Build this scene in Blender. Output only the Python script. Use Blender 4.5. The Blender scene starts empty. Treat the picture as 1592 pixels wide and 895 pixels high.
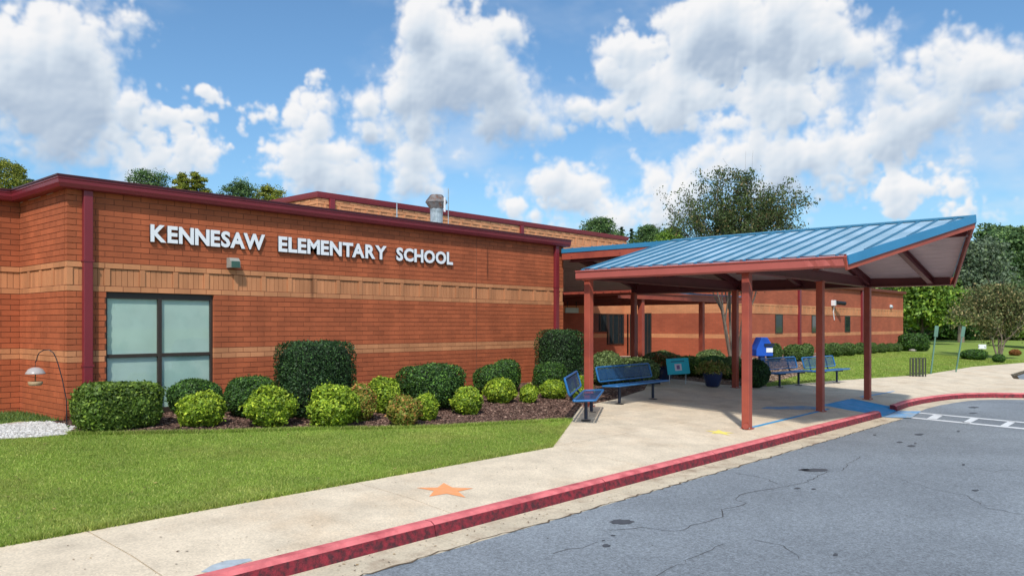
import bpy, bmesh, math, random
import numpy as np
from mathutils import Vector, Matrix, geometry

random.seed(7); RNG = np.random.default_rng(7)
S = bpy.context.scene
COL = S.collection
R = math.radians

# ------------------------------------------------------------------ camera
# X runs along the school's front wall, Y into the building, origin = front left corner
F, HX, HY = 1246.0, 796.0, 505.0           # focal length, centre and horizon of the photograph in its pixels
CAM = (-5.0, -14.37, 1.6)
YAW = math.atan2(1112, 1246)
CU, SU = math.cos(YAW), math.sin(YAW)      # forward = (CU, SU), right = (SU, -CU)
cam = bpy.data.cameras.new('camera'); camo = bpy.data.objects.new('camera', cam); COL.objects.link(camo)
camo.location = CAM
camo.rotation_euler = (R(90), 0, -(math.pi/2 - YAW))
cam.sensor_width = 36; cam.lens = 36*F/1592; cam.shift_y = (HY-447.5)/1592
cam.clip_start = .05; cam.clip_end = 3000
S.camera = camo

# ------------------------------------------------------------------ light
SUN_EL, SUN_DIR = 48, Vector((-.80, -.60, 0)).normalized()
S.view_settings.view_transform = 'Standard'; S.view_settings.look = 'None'
S.view_settings.exposure = 0.32; S.view_settings.gamma = 1
sun = bpy.data.lights.new('sun', 'SUN'); suno = bpy.data.objects.new('sun', sun); COL.objects.link(suno)
sun.energy = 3.0; sun.angle = R(2.5); sun.color = (1, .95, .87)
d = Vector((SUN_DIR.x*math.cos(R(SUN_EL)), SUN_DIR.y*math.cos(R(SUN_EL)), math.sin(R(SUN_EL))))
suno.rotation_euler = d.to_track_quat('Z', 'Y').to_euler(); suno.location = (0, 0, 40)

W = bpy.data.worlds.new('World'); S.world = W; W.use_nodes = True
R_ = math.radians
# clouds: centre and half size as they stand in the photograph, turned into azimuth and elevation
CLOUDS = [
        (40, 120, 120, 100), (115, 95, 85, 70), (150, 165, 75, 55), (60, 215, 150, 42), (80, 22, 150, 34), (190, 22, 40, 22), (190, 200, 45, 30),
        (285, 172, 42, 18), (240, 205, 30, 14), (412, 180, 34, 14), (500, 156, 10, 16), (352, 158, 14, 5),
        (670, 55, 68, 90), (735, 85, 90, 80), (690, 130, 95, 70), (650, 160, 90, 48), (785, 140, 80, 56), (575, 160, 44, 34), (640, 205, 100, 30), (800, 195, 70, 42),
        (480, 240, 80, 9), (440, 266, 50, 4), (690, 252, 50, 6), (580, 214, 46, 16),
        (1110, 60, 98, 72), (1210, 60, 125, 78), (1010, 125, 60, 38), (935, 160, 38, 16), (1060, 150, 105, 42), (1330, 70, 100, 52), (965, 65, 42, 18),
        (1470, 105, 62, 62), (1545, 110, 80, 68), (1440, 185, 100, 46), (1230, 165, 125, 42), (1545, 190, 42, 30),
        (1130, 245, 85, 52), (1240, 245, 100, 52), (1350, 215, 90, 50), (1075, 300, 48, 38), (1200, 300, 140, 32), (1400, 290, 100, 30), (1500, 215, 28, 8),
        (790, 315, 26, 27), (845, 305, 22, 28), (880, 330, 48, 18), (925, 312, 42, 36), (990, 335, 52, 22), (1040, 345, 80, 20),
        (620, 302, 22, 10), (535, 292, 26, 6), (1525, 348, 30, 18), (1500, 300, 16, 5), (690, 300, 6, 7), (20, 285, 70, 8)]
def make_clouds(blobs, Wd=5120, Hd=1280, seed=3):
    rg = np.random.default_rng(seed); ppd = Wd/360.
    def grid_noise(cell, ay=1.0):                     # smooth value noise, period = cell degrees, wraps in azimuth
        gx = max(4, int(round(360/cell))); gy = int(90/cell*ay)+3
        G_ = rg.standard_normal((gy, gx)).astype(np.float32)
        y = np.linspace(0, gy-2.001, Hd); iy = y.astype(int); fy = (y-iy); fy = (fy*fy*(3-2*fy)).astype(np.float32)[:, None]
        A = G_[iy]*(1-fy)+G_[iy+1]*fy
        x = np.arange(Wd)*gx/Wd; ix = x.astype(int); fx = (x-ix); fx = (fx*fx*(3-2*fx)).astype(np.float32)[None]
        return A[:, ix]*(1-fx)+A[:, (ix+1) % gx]*fx
    def fbm(c0, n, g=.5, ay=1.0):
        s = 0; a = 1.; t = 0
        for i in range(n): s = s+grid_noise(c0/2.07**i, ay)*a; t += a*a; a *= g
        return s/math.sqrt(t)
    az = ((np.arange(Wd)+.5)/Wd-.5)*2*math.pi; el = (np.arange(Hd)+.5)/Hd*math.pi/2
    wx = fbm(6, 4); wy = fbm(6, 4)
    wx2 = fbm(.9, 4); wy2 = fbm(.9, 4)
    AZ = az[None].astype(np.float32)+R_(.42)*wx+R_(.16)*wx2; EL = el[:, None].astype(np.float32)+R_(.32)*wy+R_(.16)*wy2
    ia = np.where(np.abs(az) < R_(47))[0]; ie = np.where(el < R_(33))[0]; sl = (slice(ie[0], ie[-1]+1), slice(ia[0], ia[-1]+1))
    a_, e_ = AZ[sl], EL[sl]; acc = np.zeros_like(a_)
    k = .011
    for (x, y, rx, ry) in blobs:
        c = math.atan((x-HX)/F); e = math.atan((HY-y)/F*math.cos(c)); ra = rx/F*math.cos(c)**2; re = ry/F*math.cos(c)
        q = np.sqrt(((a_-c)/ra)**2+((e_-e)/re)**2); acc += np.exp(-(q-1)*min(ra, re)/k)
    D = np.full((Hd, Wd), 0, np.float32)
    gen = (fbm(22, 3)-.25)*.045                          # the sky outside the frame: same clouds, free layout
    blob = np.log(acc+1e-9)*k
    w = np.clip((np.abs(az)-R_(34))/R_(6), 0, 1)[None]; w = np.maximum(w, np.clip((el-R_(24))/R_(6), 0, 1)[:, None]).astype(np.float32)
    D[:] = gen; D[sl] = gen[sl]*w[sl]+np.clip(blob, -.12, .05)*(1-w[sl])
    # heaps: rounded bumps of falling size
    bump = 0
    for c0, am in ((3.6, .012), (1.7, .009), (.85, .0056), (.42, .0030), (.2, .0014)):
        n = grid_noise(c0)+.35*grid_noise(c0*.7); bump = bump+am*(np.abs(n)-.75)
    fine = fbm(.6, 4, .6)*.0022
    H_ = D+bump+fine+.0025
    def ss(x, a, b): t = np.clip((x-a)/(b-a), 0, 1); return t*t*(3-2*t)
    soft = .5+.5*np.clip(fbm(9, 2)*.8, -1, 1)         # some rims crisp, some torn
    mask = ss(H_, -.004, .008+.026*soft)
    # shading
    px = math.pi/2/Hd
    hh = np.sqrt(np.clip(H_, 0, .07)+.0006)
    def blur(A, n):
        if n < 2: return A
        c = np.cumsum(np.pad(A, ((n, n), (0, 0)), 'edge'), 0); A = (c[2*n:]-c[:-2*n])[:A.shape[0]]/(2*n)
        A2 = np.concatenate([A[:, -n:], A, A[:, :n]], 1); c = np.cumsum(A2, 1); return (c[:, 2*n:]-c[:, :-2*n])[:, :A.shape[1]]/(2*n)
    h1 = blur(hh, 2); gy = np.gradient(h1, axis=0)/px; gx = np.gradient(h1, axis=1)/px
    h2 = blur(hh, 10); gy2 = np.gradient(h2, axis=0)/px; gx2 = np.gradient(h2, axis=1)/px
    lit = np.tanh((-gy*.8+gx*.35)*.15)*.36+np.tanh((-gy2*.85+gx2*.3)*.32)*.5
    # cloud piled above a point greys it
    n = int(3.0*Hd/90); c = np.cumsum(np.pad(np.clip(H_, 0, .05), ((0, n), (0, 0)), 'edge').astype(np.float64), 0)
    above = (c[n:]-c[:-n])[:Hd]/n if False else ((c[n:, :]-c[:-n, :])[:Hd])/n
    below = np.clip(np.roll(above, 0, 0), 0, 1)
    lv = fbm(7, 3)
    grey = np.clip(above/.030-.10+.16*lv, 0, 1.2).astype(np.float32)
    t = np.clip(.90-.54*grey+.42*lit, 0, 1)[..., None]
    c0 = np.array([.43, .53, .67]); c1 = np.array([.70, .78, .87]); c2 = np.array([.96, .96, .97])
    col = np.where(t < .5, c0+(c1-c0)*(t/.5), c1+(c2-c1)*((t-.5)/.5))
    # thin veils
    veil = ss(fbm(14, 6, .6, 2.2), 0, 1.9)*.55*np.clip((R_(26)-el)/R_(20), .35, 1)[:, None]
    m = 1-(1-mask*.985)*(1-veil)
    wv = (mask/np.maximum(m, 1e-4))[..., None]; col = col*wv+np.array([.80, .85, .91])*(1-wv)
    return np.concatenate([col, m[..., None]], 2).astype(np.float32)

def build_world():
    Wd, Hd = 5120, 1280
    px = make_clouds(CLOUDS, Wd, Hd)
    im = bpy.data.images.new('cloud_cover', Wd, Hd, alpha=True, float_buffer=True); im.colorspace_settings.name = 'Linear Rec.709'
    im.alpha_mode = 'CHANNEL_PACKED'; im.pixels.foreach_set(px.ravel()); im.update(); im.pack()
    nt = W.node_tree; nt.nodes.clear(); N = nt.nodes; L = nt.links
    def M(op, a, b=None):
        n = N.new('ShaderNodeMath'); n.operation = op
        for i, v in enumerate((a, b)):
            if v is None: continue
            if isinstance(v, (int, float)): n.inputs[i].default_value = v
            else: L.new(v, n.inputs[i])
        return n.outputs[0]
    def dot(a, v):
        n = N.new('ShaderNodeVectorMath'); n.operation = 'DOT_PRODUCT'; L.new(a, n.inputs[0]); n.inputs[1].default_value = v; return n.outputs['Value']
    tc = N.new('ShaderNodeTexCoord'); D = tc.outputs['Generated']
    A = M('ARCTAN2', dot(D, (SU, -CU, 0)), dot(D, (CU, SU, 0))); E = M('ARCSINE', dot(D, (0, 0, 1)))
    cb = N.new('ShaderNodeCombineXYZ'); L.new(M('ADD', M('DIVIDE', A, 2*math.pi), .5), cb.inputs[0]); L.new(M('MAXIMUM', M('MINIMUM', M('DIVIDE', E, math.pi/2), .9995), .0005), cb.inputs[1])
    tx = N.new('ShaderNodeTexImage'); tx.image = im; tx.interpolation = 'Cubic'; tx.extension = 'REPEAT'; L.new(cb.outputs[0], tx.inputs[0])
    sky = N.new('ShaderNodeTexSky'); sky.sky_type = 'NISHITA'; sky.sun_disc = False
    sky.sun_elevation = R(SUN_EL); sky.sun_rotation = math.atan2(SUN_DIR.x, SUN_DIR.y) % (2*math.pi)
    sky.altitude = 300; sky.air_density = 1.0; sky.dust_density = 1.6; sky.ozone_density = 2.2
    tint = N.new('ShaderNodeVectorMath'); tint.operation = 'MULTIPLY'; L.new(sky.outputs[0], tint.inputs[0]); tint.inputs[1].default_value = (.78, 1.04, 1.15)
    b1 = N.new('ShaderNodeBackground'); L.new(tint.outputs[0], b1.inputs[0]); b1.inputs[1].default_value = .112
    b2 = N.new('ShaderNodeBackground'); L.new(tx.outputs[0], b2.inputs[0]); b2.inputs[1].default_value = .78
    mx = N.new('ShaderNodeMixShader'); L.new(tx.outputs[1], mx.inputs[0]); L.new(b1.outputs[0], mx.inputs[1]); L.new(b2.outputs[0], mx.inputs[2])
    out = N.new('ShaderNodeOutputWorld'); L.new(mx.outputs[0], out.inputs[0])
build_world()

# ------------------------------------------------------------------ helpers
KN = [(-60, -.62), (-8.1, -.44), (-7.37, -.37), (-4.85, -.25), (-3.8, -.2), (-1.0, 0.0), (400, 0.0)]
def gz(v):
    if v <= KN[1][0]: return -.44
    for (a, za), (b, zb) in zip(KN[1:], KN[2:]):
        if v <= b: return za + (zb-za)*(v-a)/(b-a)
    return 0.0
def gzn(v): return np.interp(v, [k[0] for k in KN[1:]], [k[1] for k in KN[1:]])
def ray(px): 
    r = (px-HX)/F; return (r*SU+CU, -r*CU+SU)
def G(px, py, dz=0):                       # a point of the photograph's ground -> place on the real ground
    du, dv = ray(px); t = 10.
    for _ in range(40):
        t = (1.6-gz(CAM[1]+dv*t)-dz)*F/(py-HY)
    return (CAM[0]+du*t, CAM[1]+dv*t)
def GV(px, v):                             # where the view line through column px crosses the line Y = v
    du, dv = ray(px); t = (v-CAM[1])/dv; return CAM[0]+du*t
def GU(px, u):
    du, dv = ray(px); t = (u-CAM[0])/du; return CAM[1]+dv*t
def depth(u, v): return (u-CAM[0])*CU + (v-CAM[1])*SU
def ZV(px, py, v):
    du, dv = ray(px); t = (v-CAM[1])/dv; return 1.6+(HY-py)*t/F

def tag(o, label=None, cat=None, group=None, kind=None):
    if label: o['label'] = label
    if cat: o['category'] = cat
    if group: o['group'] = group
    if kind: o['kind'] = kind
    return o
def thing(name, label, cat, loc=(0, 0, 0), rz=0, group=None):
    o = bpy.data.objects.new(name, None); COL.objects.link(o); o.location = loc; o.rotation_euler = (0, 0, rz)
    o.empty_display_size = .2
    return tag(o, label, cat, group)
def link(name, me, mat=None, parent=None):
    if mat is not None and not me.materials: me.materials.append(mat)
    o = bpy.data.objects.new(name, me); COL.objects.link(o)
    if parent is not None: o.parent = parent
    return o
class MB:
    def __init__(s): s.v = []; s.f = []
    def quadbox(s, c8):
        b = len(s.v); s.v += [tuple(p) for p in c8]
        for q in ((0, 3, 2, 1), (4, 5, 6, 7), (0, 1, 5, 4), (1, 2, 6, 5), (2, 3, 7, 6), (3, 0, 4, 7)): s.f.append(tuple(b+i for i in q))
        return s
    def box(s, x0, x1, y0, y1, z0, z1):
        return s.quadbox([(x0, y0, z0), (x1, y0, z0), (x1, y1, z0), (x0, y1, z0), (x0, y0, z1), (x1, y0, z1), (x1, y1, z1), (x0, y1, z1)])
    def bar(s, p, q, w, h, up=(0, 0, 1)):   # box from p to q, width w, height h
        p, q, up = Vector(p), Vector(q), Vector(up); t = (q-p).normalized(); sd = t.cross(up).normalized(); up = sd.cross(t)
        a, b = sd*w/2, up*h/2
        return s.quadbox([p-a-b, p+a-b, q+a-b, q-a-b, p-a+b, p+a+b, q+a+b, q-a+b])
    def tube(s, pts, rad, n=8, cap=True):
        pts = [Vector(p) for p in pts]; rad = rad if hasattr(rad, '__len__') else [rad]*len(pts)
        b = len(s.v); ref = None
        for i, p in enumerate(pts):
            t = (pts[min(i+1, len(pts)-1)]-pts[max(i-1, 0)]).normalized()
            if ref is None: ref = Vector((1, 0, 0)) if abs(t.x) < .8 else Vector((0, 1, 0))
            a = t.cross(ref).normalized(); c = t.cross(a).normalized(); ref = -c if False else ref
            for k in range(n):
                an = 2*math.pi*k/n; s.v.append(tuple(p+(a*math.cos(an)+c*math.sin(an))*rad[i]))
        for i in range(len(pts)-1):
            for k in range(n):
                s.f.append((b+i*n+k, b+i*n+(k+1) % n, b+(i+1)*n+(k+1) % n, b+(i+1)*n+k))
        if cap:
            s.f.append(tuple(b+k for k in range(n))[::-1]); s.f.append(tuple(b+(len(pts)-1)*n+k for k in range(n)))
        return s
    def lathe(s, prof, n=16, c=(0, 0, 0)):
        b = len(s.v)
        for r, z in prof:
            for k in range(n): s.v.append((c[0]+r*math.cos(2*math.pi*k/n), c[1]+r*math.sin(2*math.pi*k/n), c[2]+z))
        for i in range(len(prof)-1):
            for k in range(n): s.f.append((b+i*n+k, b+i*n+(k+1) % n, b+(i+1)*n+(k+1) % n, b+(i+1)*n+k))
        s.f.append(tuple(b+k for k in range(n))[::-1]); s.f.append(tuple(b+(len(prof)-1)*n+k for k in range(n)))
        return s
    def prism(s, poly, y0, y1, axis='y'):    # poly in (x,z) extruded along y
        b = len(s.v); n = len(poly)
        mk = {'y': lambda a, c, t: (a, t, c), 'x': lambda a, c, t: (t, a, c), 'z': lambda a, c, t: (a, c, t)}[axis]
        for t in (y0, y1): s.v += [mk(a, c, t) for a, c in poly]
        s.f.append(tuple(b+i for i in range(n))); s.f.append(tuple(b+n+i for i in range(n))[::-1])
        for i in range(n): s.f.append((b+i, b+n+i, b+n+(i+1) % n, b+(i+1) % n))
        return s
    def mesh(s, name='mesh'):
        me = bpy.data.meshes.new(name); me.from_pydata(s.v, [], s.f); me.update()
        bm = bmesh.new(); bm.from_mesh(me); bmesh.ops.recalc_face_normals(bm, faces=bm.faces); bm.to_mesh(me); bm.free()
        return me
    def build(s, name, mat, parent=None, bevel=0, smooth=False):
        me = s.mesh(name); o = link(name, me, mat, parent)
        if bevel:
            m = o.modifiers.new('b', 'BEVEL'); m.width = bevel; m.segments = 2; m.limit_method = 'ANGLE'
        if smooth:
            for p in me.polygons: p.use_smooth = True
        return o
def np_mesh(name, verts, faces):             # quick big meshes, all faces of one size
    me = bpy.data.meshes.new(name); n = len(verts); k = faces.shape[1]; m = len(faces)
    me.vertices.add(n); me.vertices.foreach_set('co', verts.astype(np.float32).ravel())
    me.loops.add(m*k); me.loops.foreach_set('vertex_index', faces.astype(np.int32).ravel())
    me.polygons.add(m); me.polygons.foreach_set('loop_start', np.arange(0, m*k, k, dtype=np.int32))
    me.polygons.foreach_set('use_smooth', np.zeros(m, dtype=bool)); me.update(calc_edges=True); return me

# ------------------------------------------------------------------ materials
def mat(name, col, rough=.7, metal=0, var=.12, vscale=3, bump=0, bscale=40, island=0, col2=None, c2scale=2, c2lo=.45, c2hi=.6,
        spec=.4, trans=0, coat=0, hue=None):
    m = bpy.data.materials.new(name); m.use_nodes = True; nt = m.node_tree; N = nt.nodes; L = nt.links
    b = N['Principled BSDF']; b.inputs['Roughness'].default_value = rough; b.inputs['Metallic'].default_value = metal
    b.inputs['Specular IOR Level'].default_value = spec
    if coat: b.inputs['Coat Weight'].default_value = coat; b.inputs['Coat Roughness'].default_value = .15
    tc = N.new('ShaderNodeTexCoord'); geo = N.new('ShaderNodeNewGeometry')
    pos = geo.outputs['Position']
    def noise(sc, det=4, rg=.6):
        n = N.new('ShaderNodeTexNoise'); n.inputs['Scale'].default_value = sc; n.inputs['Detail'].default_value = det
        n.inputs['Roughness'].default_value = rg; L.new(pos, n.inputs['Vector']); return n.outputs['Fac']
    def rng(s, a, b_, c, d_):
        n = N.new('ShaderNodeMapRange'); L.new(s, n.inputs[0])
        for i, v in enumerate((a, b_, c, d_)): n.inputs[i+1].default_value = v
        return n.outputs[0]
    rgb = N.new('ShaderNodeRGB'); rgb.outputs[0].default_value = (*col, 1); c = rgb.outputs[0]
    if col2 is not None:
        mx = N.new('ShaderNodeMix'); mx.data_type = 'RGBA'; L.new(rng(noise(c2scale, 5), c2lo, c2hi, 0, 1), mx.inputs[0])
        L.new(c, mx.inputs[6]); mx.inputs[7].default_value = (*col2, 1); c = mx.outputs[2]
    if hue is not None:
        mx = N.new('ShaderNodeMix'); mx.data_type = 'RGBA'; L.new(rng(geo.outputs['Random Per Island'], hue[1], 1, 0, 1), mx.inputs[0])
        L.new(c, mx.inputs[6]); mx.inputs[7].default_value = (*hue[0], 1); c = mx.outputs[2]
    hs = N.new('ShaderNodeHueSaturation'); L.new(c, hs.inputs['Color'])
    val = rng(noise(vscale), .25, .75, 1-var, 1+var)
    if island:
        mm = N.new('ShaderNodeMath'); mm.operation = 'MULTIPLY'; L.new(val, mm.inputs[0])
        L.new(rng(geo.outputs['Random Per Island'], 0, 1, 1-island, 1+island), mm.inputs[1]); val = mm.outputs[0]
    L.new(val, hs.inputs['Value']); L.new(hs.outputs[0], b.inputs['Base Color'])
    if bump:
        bp = N.new('ShaderNodeBump'); bp.inputs['Strength'].default_value = bump; bp.inputs['Distance'].default_value = .02
        L.new(noise(bscale, 6), bp.inputs['Height']); L.new(bp.outputs[0], b.inputs['Normal'])
    if trans:
        t = N.new('ShaderNodeBsdfTranslucent'); L.new(hs.outputs[0], t.inputs[0])
        ms = N.new('ShaderNodeMixShader'); ms.inputs[0].default_value = trans
        L.new(b.outputs[0], ms.inputs[1]); L.new(t.outputs[0], ms.inputs[2]); L.new(ms.outputs[0], N['Material Output'].inputs[0])
    return m
def soften(m, sc=8): return m
RED_B = mat('red brick', (.41, .104, .040), .85, var=.14, vscale=1.1, island=.11, bump=.25, bscale=90)
LIT_B = mat('orange brick', (.56, .235, .105), .85, var=.12, vscale=1.3, island=.12, bump=.25, bscale=90)
MORT = mat('mortar', (.19, .070, .038), .95, var=.2, vscale=6)
MORT_L = mat('pale mortar', (.30, .12, .055), .95, var=.2, vscale=6)
MAROON = mat('maroon metal', (.20, .021, .030), .38, var=.10, vscale=1.5, spec=.5)
TERRA = mat('terracotta steel paint', (.38, .080, .048), .5, var=.12, vscale=2, col2=(.31, .062, .042), c2scale=1.3)
BEAM = mat('shade darkened steel paint', (.13, .026, .028), .5, var=.12, vscale=2)  # beams and rafters: shade under the canopy roof put into the steel's colour
BLUE_R = mat('blue roof metal', (.28, .43, .54), .45, metal=.05, var=.10, vscale=1.2, spec=.5, col2=(.38, .53, .65), c2scale=.9)
BLUE_S = mat('blue roof rib metal', (.045, .19, .31), .4, metal=.1, var=.1, spec=.5)
BLUE_T = mat('blue trim metal', (.035, .21, .39), .4, var=.08, vscale=2, spec=.5)
SOFFIT = mat('pinkish soffit deck', (.60, .42, .39), .6, var=.12, vscale=1.5)
BRONZE = mat('bronze window frame', (.045, .033, .026), .45, var=.1)
BLACK = mat('black steel', (.018, .02, .024), .45, var=.1)
RACK = mat('olive black rack steel', (.05, .055, .035), .5, var=.2)
GREENP = mat('green sign post steel', (.10, .20, .15), .6, var=.2)
WHITE = mat('white sign metal', (.80, .80, .82), .45, var=.04)
GALV = mat('galvanised steel', (.50, .54, .57), .4, metal=.5, var=.2, vscale=6, col2=(.32, .36, .38), c2scale=5)
RUST = mat('rusty cowl steel', (.20, .18, .175), .6, metal=.35, var=.35, vscale=8, col2=(.20, .10, .07), c2scale=9, c2lo=.5, c2hi=.6)
ROOFTOP = mat('flat roof membrane', (.45, .44, .42), .9)
DARKIN = mat('dark interior', (.02, .018, .016), .9)
BARK = mat('pale bark', (.22, .17, .13), .9, var=.25, vscale=8, bump=.5, bscale=25)
BARK_D = mat('dark bark', (.10, .075, .06), .9, var=.25, vscale=8, bump=.5, bscale=25)
POTB = mat('glazed blue pot', (.008, .022, .08), .25, coat=.3, var=.1)
BOXB = mat('royal blue plastic', (.012, .09, .50), .35, var=.06)
TEAL = mat('teal sign board', (.02, .42, .52), .5, var=.03)
STONE = mat('grey rock', (.38, .34, .31), .9, var=.25, vscale=4, bump=.6, bscale=14)
GRAV = mat('white gravel stone', (.50, .48, .455), .85, var=.2, vscale=20, island=.25)
SOIL = mat('soil and mulch', (.10, .058, .042), .95, var=.3, vscale=14, bump=.8, bscale=60)
CHIP = mat('mulch chip', (.17, .095, .072), .95, island=.5, hue=((.30, .20, .15), .8))
def leafmat(name, c, hue=None, island=.4, var=.35, vs=5, tr=.22, rough=.55, **kw):
    return mat(name, c, rough, island=island, var=var, vscale=vs, hue=hue, trans=tr, spec=.35, **kw)
LF_DARK = leafmat('dark holly leaf', (.045, .105, .022), ((.12, .24, .03), .72))
LF_BOX = leafmat('clipped holly leaf', (.028, .068, .020), ((.07, .15, .03), .8))
LF_YEL = leafmat('golden green leaf', (.20, .31, .022), ((.40, .46, .04), .58), island=.5)
LF_RED = leafmat('bronzed leaf', (.22, .27, .035), ((.42, .15, .06), .6))
LF_HEDG = leafmat('olive green leaf', (.10, .17, .025), ((.22, .30, .04), .7))
LF_SOFT = leafmat('soft green leaf', (.12, .175, .055), ((.22, .28, .09), .65))
LF_ROW = leafmat('row shrub leaf', (.075, .13, .030), ((.15, .22, .05), .7))
LF_MYR = leafmat('crape myrtle leaf', (.070, .105, .028), ((.20, .13, .05), .86))
LF_MYR2 = leafmat('fading myrtle leaf', (.125, .155, .05), ((.32, .24, .11), .62))
LF_TREE = leafmat('broad tree leaf', (.075, .145, .048), ((.16, .24, .07), .65), vs=.5)
LF_LIME = leafmat('lime tree leaf', (.13, .24, .03), ((.26, .34, .04), .6), vs=.8)
LF_AUT = leafmat('yellowing tree leaf', (.16, .20, .03), ((.36, .33, .04), .55), vs=.8)
LF_BLUE = leafmat('grey green tree leaf', (.115, .16, .095), ((.17, .22, .10), .7), vs=.6)
LF_PINE = leafmat('pine needle', (.035, .075, .030), ((.08, .13, .04), .75), vs=.8)
LF_GRASS = leafmat('grass blade', (.27, .385, .055), ((.46, .45, .14), .75), island=.4, var=.25, vs=.8, tr=.3, col2=(.36, .37, .09), c2scale=.55, c2lo=.48, c2hi=.72)
CORE = mat('shrub shaded core', (.012, .02, .008), .95)
LAWN = mat('lawn soil and turf', (.21, .30, .04), .95, var=.22, vscale=1.2, bump=.8, bscale=70, col2=(.20, .26, .05), c2scale=2.5)
CONC = mat('concrete paving', (.67, .56, .42), .88, var=.17, vscale=2.1, bump=.25, bscale=130, col2=(.60, .47, .33), c2scale=.8, c2lo=.5, c2hi=.7)
JOINT = mat('joint dirt', (.14, .10, .065), .95)
PAN = mat('gutter pan concrete', (.58, .49, .36), .9, var=.15, vscale=2.2, bump=.3, bscale=110, col2=(.36, .27, .19), c2scale=2.8, c2lo=.52, c2hi=.72)
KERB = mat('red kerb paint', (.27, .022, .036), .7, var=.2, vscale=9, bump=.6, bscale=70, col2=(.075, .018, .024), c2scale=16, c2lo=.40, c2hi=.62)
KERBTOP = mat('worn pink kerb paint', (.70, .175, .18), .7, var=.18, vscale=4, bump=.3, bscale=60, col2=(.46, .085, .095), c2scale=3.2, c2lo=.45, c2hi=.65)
BPAINT = mat('blue ground paint', (.03, .30, .60), .7, var=.15, vscale=5, col2=(.09, .35, .66), c2scale=2)
BPAINT2 = mat('faded blue ground paint', (.16, .36, .62), .8, var=.15, vscale=5, col2=(.35, .42, .48), c2scale=4)
WPAINT = mat('white road paint', (.70, .72, .74), .7, var=.08, vscale=8, col2=(.55, .57, .6), c2scale=12, c2lo=.55, c2hi=.7)
OPAINT = mat('orange ground paint', (.85, .33, .13), .8, var=.06, col2=(.78, .40, .22), c2scale=14, c2lo=.5, c2hi=.8)
YPAINT = mat('yellow ground paint', (.86, .72, .16), .8, var=.06, col2=(.75, .65, .25), c2scale=14, c2lo=.5, c2hi=.8)
CRACK = mat('crack filler', (.07, .07, .075), .9)
OIL = mat('oil stain', (.07, .075, .085), .6, var=.2, vscale=20)

def asphalt():
    m = mat('asphalt', (.23, .257, .285), .9, var=.12, vscale=.5, bump=.5, bscale=220, col2=(.185, .207, .232), c2scale=.35, c2lo=.4, c2hi=.65)
    nt = m.node_tree; N = nt.nodes; L = nt.links; hs = [n for n in N if n.type == 'HUE_SAT'][0]; b = N['Principled BSDF']
    geo = N.new('ShaderNodeNewGeometry')
    v = N.new('ShaderNodeTexVoronoi'); v.inputs['Scale'].default_value = 75; L.new(geo.outputs['Position'], v.inputs['Vector'])
    r = N.new('ShaderNodeMapRange'); L.new(v.outputs['Color'], r.inputs[0]); r.inputs[3].default_value = .66; r.inputs[4].default_value = 1.42
    n2 = N.new('ShaderNodeTexNoise'); n2.inputs['Scale'].default_value = 28; n2.inputs['Detail'].default_value = 3; L.new(geo.outputs['Position'], n2.inputs['Vector'])
    r2 = N.new('ShaderNodeMapRange'); L.new(n2.outputs['Fac'], r2.inputs[0]); r2.inputs[1].default_value = .3; r2.inputs[2].default_value = .7; r2.inputs[3].default_value = .82; r2.inputs[4].default_value = 1.2
    mm = N.new('ShaderNodeMath'); mm.operation = 'MULTIPLY'; L.new(r.outputs[0], mm.inputs[0]); L.new(r2.outputs[0], mm.inputs[1])
    mx = N.new('ShaderNodeVectorMath'); mx.operation = 'SCALE'; L.new(hs.outputs[0], mx.inputs[0]); L.new(mm.outputs[0], mx.inputs['Scale'])
    L.new(mx.outputs[0], b.inputs['Base Color']); return m
ASPH = asphalt()
def speckle(m, sc, lo, hi):
    nt = m.node_tree; N = nt.nodes; L = nt.links; hs = [n for n in N if n.type == 'HUE_SAT'][0]; b = N['Principled BSDF']
    geo = N.new('ShaderNodeNewGeometry'); v = N.new('ShaderNodeTexVoronoi'); v.inputs['Scale'].default_value = sc; L.new(geo.outputs['Position'], v.inputs['Vector'])
    r = N.new('ShaderNodeMapRange'); L.new(v.outputs['Color'], r.inputs[0]); r.inputs[3].default_value = lo; r.inputs[4].default_value = hi
    mx = N.new('ShaderNodeVectorMath'); mx.operation = 'SCALE'; L.new(hs.outputs[0], mx.inputs[0]); L.new(r.outputs[0], mx.inputs['Scale'])
    L.new(mx.outputs[0], b.inputs['Base Color'])
speckle(CONC, 60, .84, 1.14); speckle(PAN, 60, .84, 1.14)

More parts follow.
